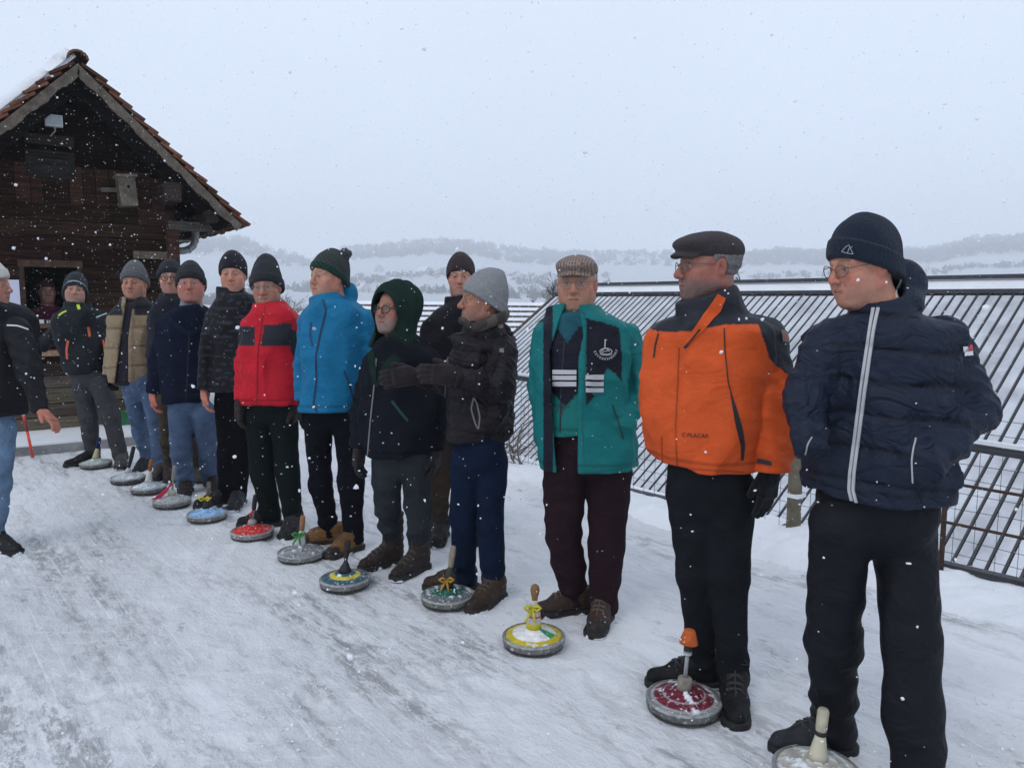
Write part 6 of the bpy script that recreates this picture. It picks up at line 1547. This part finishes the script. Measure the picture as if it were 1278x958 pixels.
def bow(col, frac, tail=1, big=1.0):
    def f(o, base, A_, L):
        p = base + A_ * L * frac; mb = MB(); rr = np.random.RandomState(int(abs(p[0]) * 1000))
        ring = [p + .020 * np.array([math.cos(a), math.sin(a), 0]) for a in np.linspace(0, 6.283, 13)]; mb.tube(ring, .005 * big, 6, col)
        q = p + np.array([-.01, -.022, 0])
        for sx in (-1, 1):
            mb.tube([q, q + np.array([sx * .02, -.012, .014]) * big, q + np.array([sx * .036, -.014, .006]) * big, q + np.array([sx * .02, -.012, -.008]) * big, q], [.004, .007 * big, .007 * big, .006, .004], 6, col)
            if tail: mb.tube([q, q + np.array([sx * .012 - .006, -.014, -.03]), q + np.array([sx * .022 - .01, -.022, -.055])], [.005, .006, .004], 6, col)
        mb.build('ribbon', M['trim'], o, True)
    return f
CRM = (.48, .45, .36)
def w_(c, s=0.15): return lambda r, a: tuple(np.array(c) * (1 + s * math.sin(a * 5 + r * 9)))
stone(1019, 976, 1028, 884, 'cream ice stock with pale wrapped handle at the feet of the navy-jacketed man', w_((.40, .38, .33)), (.3, .29, .27),
      lambda L: [('stem', [(.031, 0), (.027, L * .12), (.018, L * .40), (.0145, L * .50)], (.52, .48, .36), 'plain'), ('collar', [(.0175, L * .48), (.0175, L * .56)], (.02, .02, .02), 'plain'), ('grip', [(.016, L * .555), (.0175, L * .60), (.018, L * .95), (.014, L)], (.40, .37, .27), 'woodx')], sn=.22)
def maroon(r, a):
    if .80 < r < .86 or .55 < r < .59: return (.30, .29, .29)
    return tuple(np.array((.13, .010, .024)) * (1 + .3 * math.sin(a * 7 + r * 20)))
stone(853, 885, 861, 785, 'maroon ice stock with flared orange handle top before the orange-jacketed man', maroon, (.17, .165, .16),
      lambda L: [('foot', [(.027, 0), (.026, L * .18), (.020, L * .20)], (.30, .27, .22), 'woodx'), ('rod', [(.0075, L * .16), (.0075, L * .62)], (.4, .4, .4), 'zinc'), ('sleeve', [(.015, L * .58), (.0155, L * .60), (.0155, L * .66), (.0155, L * .77)], [(.5, .5, .5), (.5, .5, .5), (.016, .018, .018), (.016, .018, .018)], 'plain'), ('grip', [(.026, L * .755), (.034, L * .77), (.033, L * .80), (.023, L * .95), (.019, L * .99), (.012, L)], (.42, .095, .03), 'woodx')], sn=.16, R=.138)
def yg(r, a):
    a = a % 6.283
    if r > .70: return (.50, .40, .02)
    if 5.55 < a < 6.1: return (.02, .26, .08)
    return (.70, .70, .68)
stone(666, 805, 668, 729, 'yellow, green and white ice stock with turned wooden knob in front of the teal jacket', yg, (.20, .19, .18),
      lambda L: [('stem', [(.033, 0), (.033, L * .14), (.032, L * .145), (.029, L * .26), (.0285, L * .27), (.0285, L * .30), (.028, L * .31), (.026, L * .40), (.0255, L * .41), (.0255, L * .44), (.014, L * .52), (.013, L * .66)],
                 [(.50, .42, .02), (.50, .42, .02), (.42, .41, .38), (.42, .41, .38), (.45, .05, .03), (.45, .05, .03), (.42, .41, .38), (.42, .41, .38), (.45, .05, .03), (.45, .05, .03), (.45, .43, .38), (.45, .43, .38)], 'plain'),
                 ('grip', [(.013, L * .64), (.0135, L * .70), (.0185, L * .80), (.0205, L * .88), (.017, L * .96), (.009, L)], (.20, .11, .05), 'woodx')], sn=.05, extra=bow((.50, .46, .03), .50), R=.137)
def dgreen(r, a): return (.012, .10, .075) if r < .62 else (.12, .13, .135)
stone(559, 752, 566, 681, 'dark green ice stock with worn wooden handle and yellow cord by the brown shoes', dgreen, (.20, .19, .16), H_simple((.03, .035, .03), (.24, .20, .15), gr=.014), sn=.10, extra=bow((.40, .22, .03), .22))
def yblue(r, a): return (.03, .085, .11) if r > .62 else ((.55, .46, .02) if r > .42 else (.03, .09, .12))
stone(431, 731, 434, 674, 'blue ice stock with bright yellow ring and black cone before the bobble-hatted man', yblue, (.25, .24, .24),
      lambda L: [('cone', [(.038, -.004), (.030, L * .08), (.012, L * .30), (.008, L * .36)], (.016, .016, .020), 'plain'), ('grip', [(.0095, L * .34), (.0105, L * .45), (.0165, L * .60), (.0165, L * .97), (.010, L)], (.035, .030, .032), 'woodx')], sn=.02)
stone(376, 697, 378, 643, 'grey ice stock with tan wooden grip and green ribbon', w_((.20, .20, .21)), (.3, .3, .3), H_simple((.50, .50, .47), (.26, .13, .07)), sn=.12, extra=bow((.04, .22, .05), .40))
stone(315, 670, 319, 617, 'bright red ice stock with dark handle on a thin rod', w_((.52, .020, .016), .1), (.30, .29, .28), H_thin((.028, .024, .026), (.30, .29, .28)), sn=.0, extra=lambda o, b, A_, L: (lambda mb: (mb.tube([b + A_ * L * .5 + np.array([0, -.012, 0]), b + A_ * L * .38 + np.array([-.012, -.016, 0]), b + A_ * L * .22 + np.array([-.01, -.016, 0])], [.006, .008, .005], 6, (.5, .03, .05)), mb.build('ribbon', M['trim'], o, True)))(MB()))
stone(259, 648, 261, 601, 'light blue ice stock dusted with snow, yellow bow on its dark handle', w_((.22, .40, .62), .2), (.24, .23, .22), H_simple((.02, .02, .022), (.13, .105, .085)), sn=.20, extra=bow((.62, .50, .02), .38, 0, 1.1))
def redcord(o, base, A_, L):
    mb = MB(); p = base + A_ * L * .4
    for k in range(3): mb.tube([p + np.array([.01 * k - .01, -.018, .0]), p + np.array([-.03 - .012 * k, -.05, -.05]), base + np.array([-.06 - .016 * k, -.055, -.005]), base + np.array([-.105 - .01 * k, -.05, -.017])], [.005, .006, .006, .004], 6, (.50, .02, .06))
    mb.build('ribbon', M['trim'], o, True)
stone(215, 631, 218, 581, 'grey ice stock with long red cord trailing over its plate', w_((.34, .36, .34)), (.26, .25, .23), H_thin((.22, .21, .20), (.45, .42, .33)), sn=.15, extra=redcord)
stone(186, 614, 189, 573, 'pale ice stock with reddish brown wooden grip, near the jeans of the beige-jacketed man', w_((.40, .45, .48)), (.20, .195, .19), H_simple((.52, .50, .44), (.24, .10, .05)), sn=.24)
stone(160, 602, 167, 557, 'snow-covered ice stock with slim black handle standing before the grey trousers', w_((.42, .44, .46)), (.10, .09, .09), lambda L: [('foot', [(.026, 0), (.024, L * .08), (.012, L * .2)], (.42, .42, .42), 'plain'), ('grip', [(.010, L * .15), (.014, L * .38), (.017, L * .6), (.016, L * .97), (.01, L)], (.016, .016, .019), 'plain')], sn=.3)
stone(120, 583, 124, 546, 'farthest ice stock, greenish grey with navy and cream handle', w_((.36, .40, .39)), (.20, .20, .18), H_simple((.40, .38, .20), (.014, .020, .07), gr=.016), sn=.15)

# ------------------------------------------------------------------ falling snow
rs = np.random.RandomState(99); ico = None
t_ = (1 + 5 ** .5) / 2; iv = np.array([(-1, t_, 0), (1, t_, 0), (-1, -t_, 0), (1, -t_, 0), (0, -1, t_), (0, 1, t_), (0, -1, -t_), (0, 1, -t_), (t_, 0, -1), (t_, 0, 1), (-t_, 0, -1), (-t_, 0, 1)]) / math.sqrt(1 + t_ * t_)
ifc = np.array([(0, 11, 5), (0, 5, 1), (0, 1, 7), (0, 7, 10), (0, 10, 11), (1, 5, 9), (5, 11, 4), (11, 10, 2), (10, 7, 6), (7, 1, 8), (3, 9, 4), (3, 4, 2), (3, 2, 6), (3, 6, 8), (3, 8, 9), (4, 9, 5), (2, 4, 11), (6, 2, 10), (8, 6, 7), (9, 8, 1)])
NF = 56000; Pf = np.stack([rs.uniform(-8, 6, NF), rs.uniform(.7, 10.5, NF), rs.uniform(.02, 5.2, NF)], 1)
Pf = Pf[np.abs(Pf[:, 0]) < Pf[:, 1] * .72 + .8]; NF = len(Pf); rad = np.exp(rs.normal(math.log(.0016), .50, NF)).clip(.0007, .0046); rad[Pf[:, 1] < 1.6] *= .75
sq = rs.uniform(.6, 1.5, (NF, 1, 3)); Vf = (Pf[:, None, :] + iv[None] * rs.uniform(.55, 1.35, (NF, 12, 1)) * sq * rad[:, None, None]).reshape(-1, 3); Qf = (ifc[None] + 12 * np.arange(NF)[:, None, None]).reshape(-1, 3)
tag(mesh_np('falling_snow', Vf, Qf, M['flake']), kind='stuff')

# crumbs of snow thrown up on the ice
rs = np.random.RandomState(41); NC = 3600; cpx = rs.uniform(-80, 1340, NC); cpy = 590 + 372 * rs.rand(NC) ** .8; C0 = np.array([ground(a, b) for a, b in zip(cpx, cpy)])
keep = (tnoise(C0[:, 0], C0[:, 1], 3.2, 12) > .0) & (uu(C0[:, 0], C0[:, 1]) < UF - .1); C0 = C0[keep]; C0[:, 2] = gz(C0[:, 0], C0[:, 1]) + .001; NC = len(C0); rc = np.exp(rs.normal(math.log(.0028), .45, NC)).clip(.0012, .008)
Vc = (C0[:, None, :] + iv[None] * rs.uniform(.5, 1.4, (NC, 12, 1)) * rs.uniform(.7, 1.5, (NC, 1, 3)) * np.array([1, 1, .7]) * rc[:, None, None]).reshape(-1, 3)
tag(mesh_np('snow_crumbs', Vc, (ifc[None] + 12 * np.arange(NC)[:, None, None]).reshape(-1, 3), M['snow']), kind='stuff')

# ------------------------------------------------------------------ air, light, camera
hzm = bpy.data.materials.new('haze'); hzm.use_nodes = True; nt = hzm.node_tree; nt.nodes.remove(nt.nodes['Principled BSDF'])
v = nt.nodes.new('ShaderNodeVolumePrincipled'); v.inputs['Color'].default_value = (.93, .96, 1.0, 1); v.inputs['Density'].default_value = HAZE; nt.links.new(v.outputs[0], nt.nodes['Material Output'].inputs['Volume'])
mb = MB(); mb.obox((0, 0, 85), (2060, 0, 0), (0, 2060, 0), (0, 0, 110)); o = mb.build('haze', hzm); tag(o, kind='stuff')

w = bpy.data.worlds.new('World'); scene.world = w; w.use_nodes = True; nt = w.node_tree; bg = nt.nodes['Background']
sky = nt.nodes.new('ShaderNodeTexSky'); sky.sky_type = 'NISHITA'; sky.sun_disc = False; SE, SR = math.radians(48), math.radians(215); sky.sun_elevation = SE; sky.sun_rotation = SR; sky.air_density = 1.0; sky.dust_density = 3
mx = nt.nodes.new('ShaderNodeMix'); mx.data_type = 'RGBA'; mx.inputs[0].default_value = .88; nt.links.new(sky.outputs[0], mx.inputs[6])
# overcast deck: soft brighter and greyer patches in the cloud
tcw = nt.nodes.new('ShaderNodeTexCoord'); nzw = nt.nodes.new('ShaderNodeTexNoise'); nzw.inputs['Scale'].default_value = 2.2; nzw.inputs['Detail'].default_value = 4; nt.links.new(tcw.outputs['Generated'], nzw.inputs['Vector'])
cr_ = nt.nodes.new('ShaderNodeMapRange'); cr_.inputs[1].default_value = .3; cr_.inputs[2].default_value = .7; cr_.inputs[3].default_value = .96; cr_.inputs[4].default_value = 1.04; nt.links.new(nzw.outputs['Fac'], cr_.inputs[0])
vm = nt.nodes.new('ShaderNodeVectorMath'); vm.operation = 'SCALE'; vm.inputs[0].default_value = SKYC; nt.links.new(cr_.outputs[0], vm.inputs['Scale']); nt.links.new(vm.outputs[0], mx.inputs[7])
nt.links.new(mx.outputs[2], bg.inputs['Color']); bg.inputs['Strength'].default_value = .10
sd_ = bpy.data.lights.new('sun', 'SUN'); sd_.energy = .55; sd_.angle = math.radians(25); sd_.color = (1, .97, .93); so = bpy.data.objects.new('sun', sd_); COL.objects.link(so)
sdir = Vector((math.sin(SR) * math.cos(SE), math.cos(SR) * math.cos(SE), math.sin(SE))); so.rotation_euler = sdir.to_track_quat('Z', 'Y').to_euler(); so.location = (0, 0, 30)

cd = bpy.data.cameras.new('camera'); cam = bpy.data.objects.new('camera', cd); COL.objects.link(cam); cam.location = CAM; cam.rotation_euler = (math.pi / 2 - PITCH, 0, 0)
cd.sensor_width = 36; cd.lens = 36 * F / 1278; cd.clip_end = 5000; cd.clip_start = .05; scene.camera = cam
scene.render.resolution_x, scene.render.resolution_y = 1024, 767
scene.view_settings.view_transform = 'Standard'; scene.view_settings.look = 'None'; scene.view_settings.exposure = EXPO; scene.view_settings.gamma = 1
cy = scene.cycles; cy.max_bounces = 6; cy.diffuse_bounces = 3; cy.glossy_bounces = 2; cy.transmission_bounces = 4; cy.transparent_max_bounces = 12; cy.volume_bounces = 2; cy.use_denoising = True; cy.sample_clamp_indirect = 4
